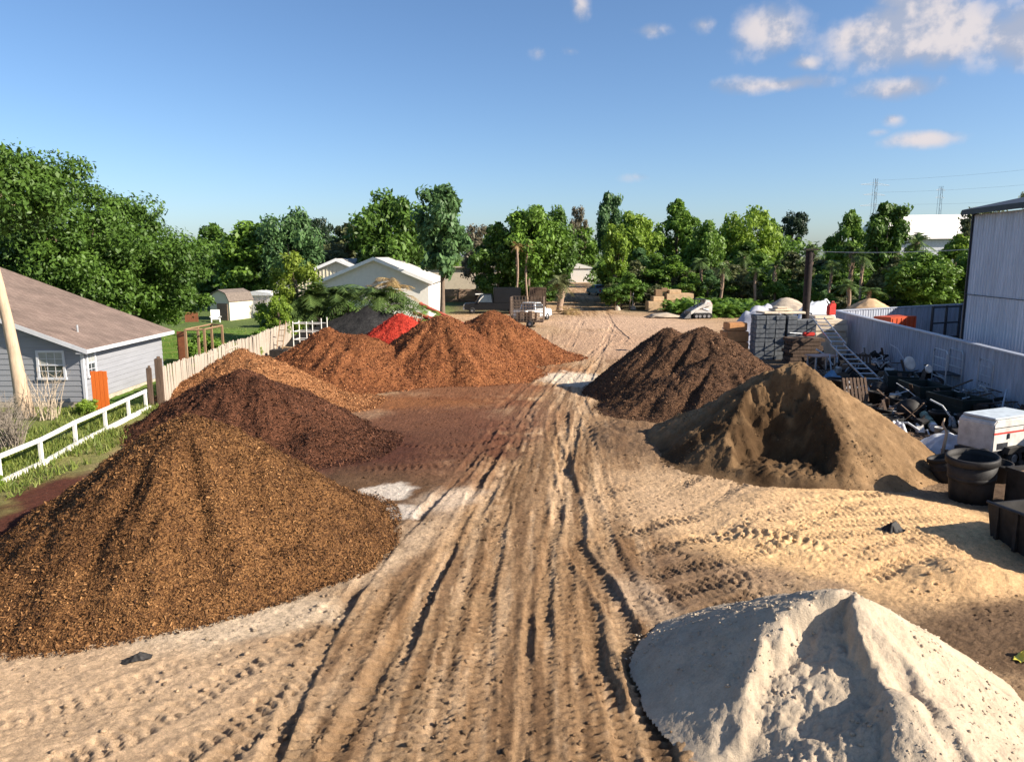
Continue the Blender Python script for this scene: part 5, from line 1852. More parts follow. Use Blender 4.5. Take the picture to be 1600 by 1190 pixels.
MB().tube([(-.86, -1.1, .98), (-.86, 1.1, .98)], .04).build('rim_bar', dark_trim, db)
drape('trash_bag', 'black trash bag bulging out of the dark bin', (12.4, 16.4, .5), .62, .85, .75, black_plastic, 67, .2, 'bag', .3)
o = drape('litter', 'crumpled dark scrap of plastic lying on the tan sand', (9.2, 17.4, gz(9.2, 17.4)), .26, .2, .2, black_plastic, 69, .4, 'litter', .4)
o = drape('litter', 'bright yellow leafy scrap beside the white sand heap', (8.75, 11.9, gz(8.75, 11.9)), .28, .12, .12, yellow_m, 71, .5, 'litter', .5)
o = drape('litter', 'small black scrap half buried in the pale sand at left', (-6.3, 11.75, gz(-6.3, 11.75)), .22, .10, .12, black_plastic, 73, .4, 'litter', .4)

# tangle of brush and scrap against the low wall: nobody could count it
rs = np.random.RandomState(77)
mb = MB()
for i in range(420):
    y = rs.uniform(19, 33)
    x = 20.9 - .13 * (31 - y) - rs.uniform(.2, 2.0)
    a = rs.uniform(0, 6.28)
    l = rs.uniform(.2, .8)
    z = rs.uniform(0, .9) * (1 - min(1, abs(x - 20.6 + .13 * (31 - y)) / 2.4))
    mb.tube([(x, y, z), (x + l * math.cos(a) * .5, y + l * math.sin(a) * .5, z + rs.uniform(.0, .35)), (x + l * math.cos(a), y + l * math.sin(a), z + rs.uniform(-.1, .3))], [.02, .016, .006], 4, False)
bs_ = mb.build('brush_debris', M('dry_brush', (.26, .21, .15), .9))
bs_['kind'] = 'stuff'
bs_['label'] = 'tangle of dry brush and scrap along the foot of the corrugated wall'
bs_['category'] = 'debris'

# gate far up the lane
gt = thing('yard_gate', 'tall tube gate standing open far up the lane', 'gate', (16.6, 128, 0), R(70))
MB().tube([(0, 0, 0), (0, 0, 3.4)], .09).build('gate_post', galv_m, gt)
MB().tube([(2.6, 0, 0), (2.6, 0, 3.0)], .06).build('gate_post', galv_m, gt)
for z in (.3, 1.1, 1.9, 2.7):
    MB().tube([(0, 0, z), (2.6, 0, z)], .04).build('gate_bar', galv_m, gt)
for i in range(8):
    MB().tube([(.3 * i + .2, 0, .3), (.3 * i + .2, 0, 2.7)], .02, 4).build('gate_wire', galv_m, gt)
o = MB().tube([(0, 0, 0), (0, 0, 6.0)], .16, 8).build('timber_pole', palebark_m)
o.location = (16.2, 110, 0)
tag(o, 'plain pale timber pole among the nursery shrubs by the gate', 'pole')

# half buried stones behind the rust heap
rs = np.random.RandomState(5)
rr = thing('rubble_pile', 'low heap of tan rubble between the rust heap and the black heap', 'heap', (-10.6, 50.6, 0))
n = 240
P = np.stack([rs.randn(n) * 1.5, rs.randn(n) * .8, np.zeros(n)], 1)
P[:, 2] = np.maximum(0, 1.2 - .5 * np.hypot(P[:, 0] * .6, P[:, 1])) * (.6 + .4 * rs.rand(n))
V, F, tn = rocks(0, P, .1, .34, 6)
me = new_mesh('rubble', V, F)
o = link('rubble', me, M('tan_rubble', (.42, .32, .2), .9, bmp=.3), rr)
o['kind'] = 'stuff'

# more clutter in the shade of the wall
pot_w = MB().lathe([(.001, 0), (.24, 0), (.29, .42), (.32, .44), (.32, .5), (.28, .5), (.25, .1), (.001, .1)], 16).mesh('pot_wall', True)
pot_w.materials.append(black_plastic)
rs = np.random.RandomState(123)
POTS = [(16.6, 31.5), (17.2, 31.9), (16.9, 32.6), (17.0, 29.4), (16.3, 30.4), (15.4, 30.6), (15.0, 31.6), (17.6, 28.6), (18.0, 27.4), (17.9, 26.4), (14.6, 28.6), (16.4, 26.9), (17.3, 35.2), (16.7, 34.2), (15.9, 36.6), (17.4, 24.6), (13.9, 22.6), (14.6, 22.0), (18.6, 29.0)]
for i, (x, y) in enumerate(POTS):
    o = link('nursery_pot', pot_w)
    o.location = (x, y, .0 if i % 4 else .3)
    s_ = rs.uniform(.9, 1.6)
    o.scale = (s_, s_, s_)
    o.rotation_euler = ((1.45, 0, rs.uniform(0, 6)) if i % 4 == 0 else (rs.uniform(-.1, .1), rs.uniform(-.1, .1), 0))
    tag(o, 'small black plastic pot among the shaded clutter by the corrugated wall', 'pot', 'small black pots in the shade')
PAL = [(15.6, 33.6, .25, 1.2, 'timber pallet leaning in the shade behind the topsoil heap'), (16.4, 39.6, .3, .25, 'timber pallet lying near the foot of the aluminium ladder'), (19.4, 41.6, .3, 1.25, 'timber pallet standing between the ladder and the corrugated wall'),
       (18.9, 26.2, .3, 1.2, 'timber pallet leaning behind the white generator'), (16.0, 43.8, .12, .0, 'timber pallet lying flat left of the work table')]
for (x, y, z, tilt, lab) in PAL:
    r = thing('pallet', lab, 'pallet', (x, y, z), rs.uniform(-.5, .5))
    r.rotation_euler[0] = tilt
    for i in range(7):
        MB().box((-.52 + i * .172, .5, .06), (.11, 1.1, .02)).build('board', old_wood, r)
    for i in range(3):
        MB().box((0, .03 + i * .47, 0), (1.15, .09, .09)).build('bearer', old_wood, r)
HOSES = [(15.2, 29.6, 'coiled black hose left of the fabric roll'), (16.9, 37.4, 'coiled black hose near the green bin')]
for (x, y, lab) in HOSES:
    P = [(.45 * math.cos(t * .5) * (1 + .05 * math.sin(t)), .45 * math.sin(t * .5), .05 + .006 * t) for t in range(60)]
    o = MB().tube(P, .03, 6).build('garden_hose', rubber_m, smooth=True)
    o.location = (x, y, 0)
    tag(o, lab, 'hose')
BK = [(17.8, 31.0, .0, 'white plastic bucket between the green bins and the pots'), (16.0, 27.6, 0, 'white plastic bucket beside the fabric roll'), (20.0, 39.8, 0, 'white plastic bucket at the foot of the corrugated wall')]
for (x, y, z, lab) in BK:
    o = thing('bucket', lab, 'bucket', (x, y, z), .3)
    MB().lathe([(.001, 0), (.14, 0), (.17, .36), (.18, .36), (.18, .39), (.16, .39), (.13, .03), (.001, .03)], 18).build('pail', machine_white, o, smooth=True)
    MB().tube([(.17, 0, .36), (.12, .1, .2), (0, .18, .15), (-.12, .1, .2), (-.17, 0, .36)], .008, 5).build('handle', galv_m, o)

# scrap that nobody could count, thrown along the shaded wall
def scrap(name, label, n, sd, mat, kind, x0, x1, y0, y1, hmax):
    rs = np.random.RandomState(sd)
    mb = MB()
    for i in range(n):
        y = rs.uniform(y0, y1)
        wall = 23.9 - .13 * (55.8 - y)
        x = wall - .3 - rs.uniform(x0, x1)
        near = 1 - (wall - x) / (x1 + 1.0)
        z = rs.uniform(0.02, max(.06, hmax * near))
        rot = Matrix.Rotation(rs.uniform(0, 6.28), 3, 'Z') @ Matrix.Rotation(rs.uniform(-.9, .9), 3, 'X')
        if kind == 'box':
            mb.box((x, y, z), (rs.uniform(.1, .5), rs.uniform(.1, .45), rs.uniform(.05, .35)), rot)
        elif kind == 'board':
            mb.box((x, y, z + .1), (rs.uniform(.08, .2), rs.uniform(.6, 2.0), .035), rot)
        else:
            d = rot @ Vector((0, rs.uniform(.4, 1.6), 0))
            mb.tube([(x, y, z), Vector((x, y, z)) + d * .5 + Vector((0, 0, rs.uniform(0, .2))), Vector((x, y, z)) + d], rs.uniform(.015, .05), 5)
    o = mb.build(name, mat)
    o['kind'] = 'stuff'
    o['label'] = label
    o['category'] = 'scrap'


scrap('scrap_boxes', 'jumble of small dark boxes and trays in the shade of the wall', 170, 801, black_plastic, 'box', 0, 5.2, 22, 46, 1.2)
scrap('scrap_boards', 'jumble of weathered board ends in the shade of the wall', 110, 802, old_wood, 'board', 0, 5.0, 22, 46, 1.1)
scrap('scrap_tubes', 'jumble of thin pipes and rods in the shade of the wall', 90, 803, galv_m, 'tube', 0, 4.6, 24, 46, 1.3)
scrap('scrap_pale', 'scattered pale lids, offcuts and containers in the shade of the wall', 34, 804, machine_white, 'box', .2, 5.0, 24, 44, .9)

# ------------------------------------------------------------------ vegetation
def leaf_mat(name, dark, light, trans=.3):
    m, nt, b = nodes_mat(name)
    a = attr_node(nt, 'tone')
    c = ramp(nt, a.outputs['Fac'], [(0, dark), (1, light)])
    nt.links.new(c, b.inputs['Base Color'])
    b.inputs['Roughness'].default_value = .5
    b.inputs['Specular IOR Level'].default_value = .3
    tr = nt.nodes.new('ShaderNodeBsdfTranslucent')
    nt.links.new(c, tr.inputs[0])
    mx = nt.nodes.new('ShaderNodeMixShader')
    mx.inputs[0].default_value = trans
    nt.links.new(b.outputs[0], mx.inputs[1])
    nt.links.new(tr.outputs[0], mx.inputs[2])
    nt.links.new(mx.outputs[0], nt.nodes['Material Output'].inputs[0])
    return m


LM = {
    'deep': leaf_mat('leaf_deep', (.028, .066, .013), (.125, .225, .032)),
    'mid': leaf_mat('leaf_mid', (.05, .105, .016), (.19, .32, .04)),
    'bright': leaf_mat('leaf_bright', (.09, .17, .02), (.30, .42, .05), .35),
    'lime': leaf_mat('leaf_lime', (.10, .155, .018), (.30, .38, .05), .4),
    'olive': leaf_mat('leaf_olive', (.06, .075, .028), (.19, .205, .085)),
    'brown': leaf_mat('leaf_brown', (.085, .075, .045), (.22, .19, .12)),
    'pine': leaf_mat('leaf_pine', (.008, .02, .010), (.03, .06, .022), .1),
    'teal': leaf_mat('leaf_teal', (.035, .085, .03), (.14, .25, .085)),
    'palm': leaf_mat('leaf_palm', (.04, .08, .02), (.15, .22, .06), .25),
    'drypalm': leaf_mat('leaf_drypalm', (.20, .12, .045), (.50, .36, .16), .25),
    'fern': leaf_mat('leaf_fern', (.06, .13, .02), (.20, .33, .05), .35),
    'grass': leaf_mat('leaf_grass', (.08, .13, .02), (.26, .29, .07), .3),
}


def leaf_cloud(clumps, per, size, seed, flat=.5, shell=.55):
    """clumps (k,4) centres+radius -> leaf rhombi spread through each clump"""
    rs = np.random.RandomState(seed)
    K = len(clumps)
    n = K * per
    ci = np.repeat(np.arange(K), per)
    d = rs.randn(n, 3)
    d /= np.linalg.norm(d, axis=1)[:, None]
    rad = clumps[ci, 3] * (shell + (1 - shell) * rs.rand(n) ** .6) * (1 + .18 * rs.randn(n))
    P = clumps[ci, :3] + d * rad[:, None] * np.array([1, 1, .8])
    nr = d * .8 + rs.randn(n, 3) * .6 + np.array([0, 0, flat])
    nr /= np.linalg.norm(nr, axis=1)[:, None]
    t = np.cross(nr, rs.randn(n, 3))
    t /= np.linalg.norm(t, axis=1)[:, None]
    t[:, 2] -= .25
    bt = np.cross(nr, t)
    L = size * (.6 + .8 * rs.rand(n, 1))
    W = L * (.38 + .25 * rs.rand(n, 1))
    V = np.stack([P - t * L * .5, P + bt * W * .5 + nr * .02, P + t * L * .5, P - bt * W * .5 + nr * .02], 1).reshape(-1, 3)
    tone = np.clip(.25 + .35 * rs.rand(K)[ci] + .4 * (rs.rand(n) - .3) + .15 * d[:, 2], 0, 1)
    return V, np.repeat(tone, 4)


def crown_clumps(R_, Hc, z0, k, seed, lean=0, shape='round', crad=(.2, .36)):
    rs = np.random.RandomState(seed)
    out = []
    while len(out) < k:
        p = rs.rand(3) * 2 - 1
        r = np.linalg.norm(p)
        if r > 1 or r < .35:
            continue
        zz = p[2]
        if shape == 'round':
            sc = 1.0
        elif shape == 'cone':
            sc = max(.12, .5 - .5 * zz)
        elif shape == 'vase':
            sc = .55 + .4 * (zz + 1) / 2
        else:
            sc = 1.0 if zz < .2 else 1.0 - .55 * (zz - .2)
        w = 1 + 1.3 * math.sin(3 * math.atan2(p[1], p[0]) + 2.5 * zz + seed) + rs.uniform(-.6, .9)
        out.append((p[0] * R_ * sc * (1 - .12 + .12 * w) + lean * (zz + 1), p[1] * R_ * sc, z0 + Hc * (zz + 1) / 2, R_ * rs.uniform(*crad) * (1 if shape != 'cone' else .7)))
    # stray sprays that break the outline
    for j in range(k // 4):
        c = out[rs.randint(0, k)]
        f = rs.uniform(1.08, 1.28)
        zc = z0 + Hc * .5
        out.append((c[0] * f, c[1] * f, zc + (c[2] - zc) * rs.uniform(1.0, 1.12), R_ * rs.uniform(.06, .13)))
    out = np.array(out)
    return out


def trunk_mesh(name, h, r, clumps, seed, lean=0, limbs=7, mat=None, lo=.45):
    rs = np.random.RandomState(seed)
    mb = MB()
    P = []
    Rr = []
    for i in range(8):
        t = i / 7
        P.append((lean * t * 1.5 + .12 * r * 4 * math.sin(t * 5 + seed) * t, .1 * math.cos(t * 4 + seed) * t, h * t - .15))
        Rr.append(r * (1.55 - 1.0 * t / .15 * .55 if t < .15 else 1.0 * (1 - .55 * t)))
    mb.tube(P, Rr, 10)
    if len(clumps):
        idx = rs.permutation(len(clumps))[:limbs]
        for j in idx:
            c = clumps[j]
            t = rs.uniform(lo, .95)
            k = min(6, int(t * 7))
            a = Vector(P[k])
            b = Vector((c[0], c[1], c[2]))
            m = (a + b) / 2 + Vector((0, 0, -.08 * (b - a).length))
            mb.tube([a, m, b], [Rr[k] * .5, Rr[k] * .32, .02], 6, False)
    me = mb.mesh(name, True)
    me.materials.append(mat or bark_m)
    return me


def tree_meshes(seed, R_=3.0, H=9.0, z0=2.0, k=60, per=220, size=.34, mat='mid', shape='round', lean=0, trunk_r=.2, tm=None, crad=(.2, .36), shell=.55, limbs=8, lo=.45):
    cl = crown_clumps(R_, H - z0 - R_ * .2, z0 + R_ * .1, k, seed, lean, shape, crad)
    V, tone = leaf_cloud(cl, per, size, seed + 1, shell=shell)
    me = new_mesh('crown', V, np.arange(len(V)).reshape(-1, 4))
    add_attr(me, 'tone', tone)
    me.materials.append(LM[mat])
    tr = trunk_mesh('trunk', z0 + (H - z0) * .62, trunk_r, cl, seed + 2, lean, limbs, tm, lo)
    return tr, me


def tree(name, label, loc, meshes, scale=(1, 1, 1), rz=0, group=None, cat='tree', mat=None):
    r = thing(name, label, cat, loc, rz, group)
    r.scale = scale
    for nm, me in zip(('trunk', 'crown'), meshes):
        o = link(nm, me, None, r)
        if nm == 'crown' and mat:
            o.material_slots[0].link = 'OBJECT'
            o.material_slots[0].material = LM[mat]
    return r


# big trees behind the grey house
tree('broadleaf_tree', 'largest dark green broadleaf tree rising behind the grey house roof', (-27.9, 48.5, 0),
     tree_meshes(101, 5.6, 12.9, 1.2, 130, 400, .25, 'deep', trunk_r=.38, crad=(.11, .31), shape='egg'))
tree('broadleaf_tree', 'rounded broadleaf tree right of the largest one, above the house eave', (-26.2, 52.5, 0),
     tree_meshes(102, 4.7, 11.0, .8, 110, 330, .25, 'deep', trunk_r=.32, crad=(.11, .31), shape='egg'))
tree('broadleaf_tree', 'lower broadleaf tree at the lawn edge sloping down towards the cream shed', (-28.4, 57.0, 0),
     tree_meshes(103, 3.9, 8.6, .5, 80, 260, .27, 'mid', trunk_r=.25, crad=(.18, .32), shape='egg'))
tree('broadleaf_tree', 'broadleaf tree filling the gap behind the grey house at the left edge', (-35.5, 50.5, 0),
     tree_meshes(104, 5.2, 11.8, .8, 100, 250, .32, 'deep', trunk_r=.34, crad=(.17, .30), shape='egg'))
tree('leaning_tree', 'tree with a thick pale flared trunk at the left edge before the grey house', (-20.3, 30.9, 0),
     tree_meshes(105, 2.4, 11.4, 7.6, 50, 300, .2, 'deep', trunk_r=.28, tm=palebark_m, lo=.85, lean=-.6, crad=(.2, .34)))

# prototypes shared by the middle distance
PR = {
    'a': tree_meshes(201, 3.0, 9.0, 1.2, 64, 190, .40, 'mid', shape='egg'),
    'b': tree_meshes(202, 3.2, 9.0, 1.5, 58, 190, .40, 'mid', shape='round', crad=(.22, .38)),
    'c': tree_meshes(203, 3.0, 9.0, .8, 66, 180, .40, 'mid', shape='egg', crad=(.16, .3)),
    'd': tree_meshes(204, 2.4, 9.0, 2.6, 46, 170, .36, 'mid', shape='vase', crad=(.2, .34), shell=.3),
    'e': tree_meshes(205, 2.8, 9.0, 1.2, 44, 120, .34, 'mid', shape='egg', crad=(.2, .38), shell=.2, limbs=16),
    'pine': tree_meshes(206, 2.4, 9.0, 4.2, 34, 200, .3, 'pine', shape='round', crad=(.2, .36)),
}


def T(key, px, d, toppx, half, mat, label, name='broadleaf_tree', rz=None, group=None, base=0):
    """px / toppx / half were read off the photograph and turned into metres at distance d"""
    x = (px - 800) / 1180 * d * .987
    h = 6.7 + (400 - toppx) * d / 1180
    rr = half * d / 1180
    pr = {'a': 3.0, 'b': 3.2, 'c': 3.0, 'd': 2.4, 'e': 2.8, 'pine': 2.4}[key]
    s = rr / pr
    return tree(name, label, (x, d, base), PR[key], (s, s, h / 9.0), (px * 1.7) % 6.28 if rz is None else rz, group, mat=mat)


T('c', 335, 100, 352, 42, 'deep', 'dark round tree left of the bright tree behind the cream shed')
T('a', 395, 94, 342, 56, 'mid', 'bright green rounded tree directly behind the cream shed')
T('b', 452, 92, 330, 44, 'teal', 'grey green tree top right of the bright tree behind the shed')
T('pine', 497, 120, 334, 20, 'pine', 'small dark tree top showing above the gap left of the cream building')
T('e', 462, 60, 385, 38, 'lime', 'loose yellow green young tree left of the cream building')
T('e', 432, 57, 455, 20, 'bright', 'small yellow green sapling above the picket fence')
T('c', 545, 105, 352, 48, 'olive', 'pale olive tree behind the cream building gable')
T('a', 515, 110, 378, 30, 'olive', 'low olive tree left of the cream building gable')
T('b', 612, 96, 303, 58, 'deep', 'tall dark green tree behind the white building')
T('d', 690, 76, 288, 50, 'teal', 'tall lighter green tree with bare trunk right of the white gable')
T('e', 745, 118, 345, 28, 'brown', 'sparse brownish tree left of the dark wood by the lane')
T('c', 778, 104, 350, 38, 'deep', 'dark bushy tree above the brown plank fence')
T('a', 826, 104, 318, 48, 'mid', 'broad green tree behind the two bare palm trunks')
T('b', 858, 112, 328, 38, 'deep', 'dark leafy tree overhanging the left side of the lane')
T('d', 950, 124, 300, 24, 'teal', 'tall slender pale green tree right of the far lane')
T('e', 902, 222, 318, 16, 'brown', 'thin nearly bare tree above the far end of the lane')
T('d', 962, 104, 348, 24, 'bright', 'light green tree with a slanting pale trunk by the gate')
T('a', 990, 118, 328, 38, 'bright', 'yellow green tree just right of the gate')
T('c', 1058, 124, 316, 46, 'mid', 'tall bright green tree above the stacked sandstone blocks')
T('a', 1102, 112, 342, 30, 'mid', 'green tree above the fern bed')
T('b', 1165, 118, 328, 42, 'bright', 'spreading bright green tree left of the dark pine')
T('c', 1203, 126, 345, 26, 'mid', 'smaller green tree just left of the dark pine')
T('pine', 1237, 210, 325, 20, 'pine', 'dark round crowned pine on the horizon', 'pine_tree')
T('c', 1325, 108, 332, 32, 'mid', 'green tree behind the palm trunks right of the pipe post')
T('d', 1382, 92, 315, 38, 'deep', 'dark wind blown tree right of the pipe post')
T('e', 1532, 118, 318, 42, 'olive', 'pale hazy tree in front of the far white roof')
T('e', 1600, 100, 292, 24, 'olive', 'pale tree top showing over the tall metal building')
T('a', 1445, 80, 388, 50, 'mid', 'dark shaded tree mass behind the low corrugated wall')
T('c', 1496, 86, 368, 40, 'bright', 'bright green bushy tree beside the tall metal building')
T('c', 1400, 90, 402, 34, 'olive', 'low dark shrub mass behind the far corrugated yard wall')
T('b', 1545, 80, 380, 40, 'mid', 'green bushy tree half hidden by the tall metal building')

T('a', 908, 222, 352, 26, 'mid', 'green tree closing the view behind the small white building')
T('c', 884, 232, 360, 22, 'deep', 'dark tree left behind the small white building')
# far wood that reads as one mass
rs = np.random.RandomState(400)
cl = []
for i in range(420):
    a = rs.uniform(-1.0, 1.0)
    d = rs.uniform(150, 215)
    x = math.tan(a * .80) * d
    if abs(x - .085 * d) < 5 and d < 185:
        continue
    top = 9.5 + 3.0 * vnoise(np.array([x * .06]), np.array([2.0]), 77)[0] - (3.2 if x > 75 else 0) - (2.0 if x > 30 else 0)
    for k in range(2):
        cl.append((x + rs.uniform(-2, 2), d, rs.uniform(.5, top), rs.uniform(1.6, 2.8)))
V, tone = leaf_cloud(np.array(cl), 44, 1.0, 401)
me = new_mesh('far_wood', V, np.arange(len(V)).reshape(-1, 4))
add_attr(me, 'tone', tone)
fw_ = link('far_wood', me, LM['mid'])
fw_['kind'] = 'stuff'
fw_['label'] = 'dense far off wood closing the view behind the yard'
fw_['category'] = 'wood'


# palms
def frond_strip(mbV, mbT, base, az, elev, L, droop, n, leaf, rs, width=1.0, tone0=.5):
    """one feather frond: leaflets as thin triangles pairs along an arching rib"""
    d = np.array([math.cos(az) * math.cos(elev), math.sin(az) * math.cos(elev), math.sin(elev)])
    side = np.array([-math.sin(az), math.cos(az), 0])
    prev = np.array(base, float)
    for i in range(n):
        t = (i + .5) / n
        p = np.array(base) + d * L * t + np.array([0, 0, -droop * L * t * t])
        tang = d + np.array([0, 0, -2 * droop * t])
        tang /= np.linalg.norm(tang)
        up = np.cross(tang, side)
        ll = leaf * (math.sin(math.pi * (.12 + .85 * t)) * .9 + .15) * rs.uniform(.8, 1.2)
        for s in (-1, 1):
            tip = p + (side * s * .8 * width + tang * .55 - np.array([0, 0, .3]) * rs.uniform(.5, 1.4)) * ll
            w = L / n * .42
            mbV.append((p - tang * w, p + tang * w, tip + tang * w * .2, tip - tang * w * .2))
            mbT.append(np.clip(tone0 + rs.uniform(-.3, .3), 0, 1))
        # rib
        mbV.append((prev + side * .02, prev - side * .02, p - side * .015, p + side * .015))
        mbT.append(.9)
        prev = p


def frond_mesh(name, specs, mat, seed):
    rs = np.random.RandomState(seed)
    V, Tn = [], []
    for sp in specs:
        frond_strip(V, Tn, *sp[:6], *sp[6:8], rs, tone0=sp[8] if len(sp) > 8 else .5)
    V = np.array(V).reshape(-1, 3)
    me = new_mesh(name, V, np.arange(len(V)).reshape(-1, 4))
    add_attr(me, 'tone', np.repeat(np.array(Tn), 4))
    me.materials.append(LM[mat])
    return me


def palm_meshes(seed, h, nf, L, tr=.16, mat='palm', skirt=True):
    rs = np.random.RandomState(seed)
    mb = MB()
    P = [(.12 * math.sin(i * .7 + seed), .1 * math.cos(i * .6 + seed), h * i / 9) for i in range(10)]
    mb.tube(P, [tr * (1.25 if i == 0 else 1 + .12 * (i % 2)) for i in range(10)], 9)
    for i in range(26):
        z = h * rs.uniform(.45, 1.0)
        a = rs.uniform(0, 6.28)
        mb.tube([(math.cos(a) * tr * .8, math.sin(a) * tr * .8, z), (math.cos(a) * tr * 1.9, math.sin(a) * tr * 1.9, z + .28)], [.05, .015], 4, False)
    t = mb.mesh('trunk', True)
    t.materials.append(palmtrunk_m)
    sp = []
    for i in range(nf):
        el = rs.uniform(-.5, 1.2)
        sp.append(((P[-1][0], P[-1][1], h), i * 2.4 + rs.uniform(-.3, .3), el, L * rs.uniform(.75, 1.1), rs.uniform(.35, .75), 11, L * .32, 11, .5) [:5] + (11, L * .32, 0, .5)[:0] + ())
    return t, sp


def make_palm(seed, h, nf, L, mat='palm', tr=.16):
    t, sp = palm_meshes(seed, h, nf, L, tr)
    rs = np.random.RandomState(seed + 5)
    V, Tn = [], []
    for (base, az_, el_, LL, dr) in sp:
        frond_strip(V, Tn, base, az_, el_, LL, dr, 11, L * .34, rs)
    V = np.array(V).reshape(-1, 3)
    me = new_mesh('crown', V, np.arange(len(V)).reshape(-1, 4))
    add_attr(me, 'tone', np.repeat(np.array(Tn), 4))
    me.materials.append(LM[mat])
    return t, me


palms = [make_palm(501, 5.0, 22, 1.7), make_palm(502, 4.2, 18, 1.5), make_palm(503, 5.8, 20, 1.6)]
drypalm = make_palm(504, 8.0, 14, 1.1, 'drypalm', .13)
PALMS = [(1096, 100, 392, 'leftmost nursery palm above the fern bed'), (1130, 96, 402, 'nursery palm above the middle of the fern bed'), (1163, 104, 388, 'nursery palm with a pale trunk right of the fern bed'),
         (1182, 96, 408, 'stout nursery palm left of the pipe post'), (1212, 98, 398, 'nursery palm in the row just left of the pipe post'), (1268, 104, 372, 'tall nursery palm rising just right of the pipe post top'),
         (1300, 92, 395, 'nursery palm between the pipe post and the red fuel can'), (1331, 96, 372, 'tall palm with bare pale trunk right of the pipe post'), (1349, 90, 385, 'second tall palm right of the pipe post'),
         (1376, 96, 358, 'tallest nursery palm under the dark wind blown tree'), (1432, 92, 352, 'slim palm in front of the far white roof'), (1330, 76, 432, 'low leafy palm behind the pale tarp'),
         (1362, 78, 440, 'low leafy palm behind the small tan sand heap'), (1500, 88, 430, 'low palm left of the tall metal building')]
for i, (px, d, top, lab) in enumerate(PALMS):
    hh = 6.7 + (400 - top) * d / 1180
    k = palms[i % 3]
    base_h = (5.0, 4.2, 5.8)[i % 3] + 1.1
    s = hh / base_h
    tree('nursery_palm', lab, ((px - 800) / 1180 * d * .987, d, 0), k, (max(.95, s * .8), max(.95, s * .8), s), i * 1.3, 'palms in the nursery', 'palm')
for (px, lab) in ((808, 'left of two thin bare palm trunks beside the brown plank fence'), (823, 'right of two thin bare palm trunks beside the brown plank fence')):
    tree('bare_palm', lab, ((px - 800) / 1180 * 98, 98 + (px - 808) * .1, 0), drypalm, (1, 1, 1.0 if px < 815 else 1.02), px, 'two bare palms', 'palm')
# dead palm leaning out over the lane edge
dpm = make_palm(507, 3.6, 30, 2.2, 'olive', .36)
tree('dying_palm', 'dying palm with a thick orange brown trunk at the left lane edge', (5.9, 92, 0), dpm, (1, 1, 1), .3, None, 'palm')
rs = np.random.RandomState(61)
sp = [((0, 0, rs.uniform(.1, .5)), rs.uniform(0, 6.28), rs.uniform(0, .6), rs.uniform(1.2, 2.6), rs.uniform(.25, .5), 10, .6) for i in range(16)]
V, Tn = [], []
for s_ in sp:
    frond_strip(V, Tn, s_[0], s_[1], s_[2], s_[3], s_[4], 10, .6, rs)
V = np.array(V).reshape(-1, 3)
me = new_mesh('dry_frond_pile', V, np.arange(len(V)).reshape(-1, 4))
add_attr(me, 'tone', np.repeat(np.array(Tn), 4))
o = link('dry_frond_pile', me, LM['drypalm'])
o.location = (6.6, 88.5, 0)
tag(o, 'heap of dry brown palm fronds under the dying palm', 'frond heap')

# cut palm fronds over the black heap
for (nm, lab, n, cx, cy, cz, mat, sd, spread, L0) in (
        ('frond_heap', 'heap of cut green palm fronds drooping over the black mulch', 110, -12.6, 60.0, 2.9, 'palm', 71, 4.3, 3.0),
        ('frond_heap', 'dry yellow palm fronds on top of the green frond heap', 26, -9.8, 61.0, 3.7, 'drypalm', 72, 1.3, 2.0),
        ('frond_heap', 'smaller green fronds at the left end of the frond heap', 40, -16.3, 59.0, 1.9, 'palm', 73, 1.7, 2.4),
        ('frond_heap', 'fresh light green fronds right of the bright red heap', 12, -7.0, 58.5, 1.9, 'fern', 74, .8, 1.4)):
    rs = np.random.RandomState(sd)
    V, Tn = [], []
    for i in range(n):
        x = rs.uniform(-spread, spread)
        arc = 1 - (x / spread) ** 2
        frond_strip(V, Tn, (x, rs.uniform(-.4, .8), arc * 1.0 + rs.uniform(-.4, .3)), rs.uniform(-2.9, -.2) if i % 3 else rs.uniform(0, 6.28), rs.uniform(.1, .8), L0 * rs.uniform(.6, 1.1), rs.uniform(.35, .8), 14, L0 * .3, rs)
    # cut stalks under the fronds
    V = np.array(V).reshape(-1, 3)
    me = new_mesh(nm, V, np.arange(len(V)).reshape(-1, 4))
    add_attr(me, 'tone', np.repeat(np.array(Tn), 4))
    r = thing(nm, lab, 'frond heap', (cx, cy, cz * 0), 0)
    o = link('fronds', me, LM[mat], r)
    o.location = (0, 0, cz)
    mb = MB()
    for i in range(8):
        x = rs.uniform(-spread, spread)
        mb.tube([(x, .2, 0), (x + rs.uniform(-.5, .5), .3, cz * .6), (x * .8, .1, cz + .6 * (1 - (x / spread) ** 2))], [.09, .07, .03], 6, False)
    mb.build('stalks', palebark_m, r)

# shrubs in nursery rows
def shrub_meshes(seed, R_, H, k, per, size, mat, shape='egg'):
    cl = crown_clumps(R_, H * .85, .1 * H, k, seed, 0, shape, (.22, .42))
    V, tone = leaf_cloud(cl, per, size, seed + 1, shell=.4)
    me = new_mesh('crown', V, np.arange(len(V)).reshape(-1, 4))
    add_attr(me, 'tone', tone)
    me.materials.append(LM[mat])
    tr = trunk_mesh('trunk', H * .6, .07, cl, seed + 2, 0, 6)
    return tr, me


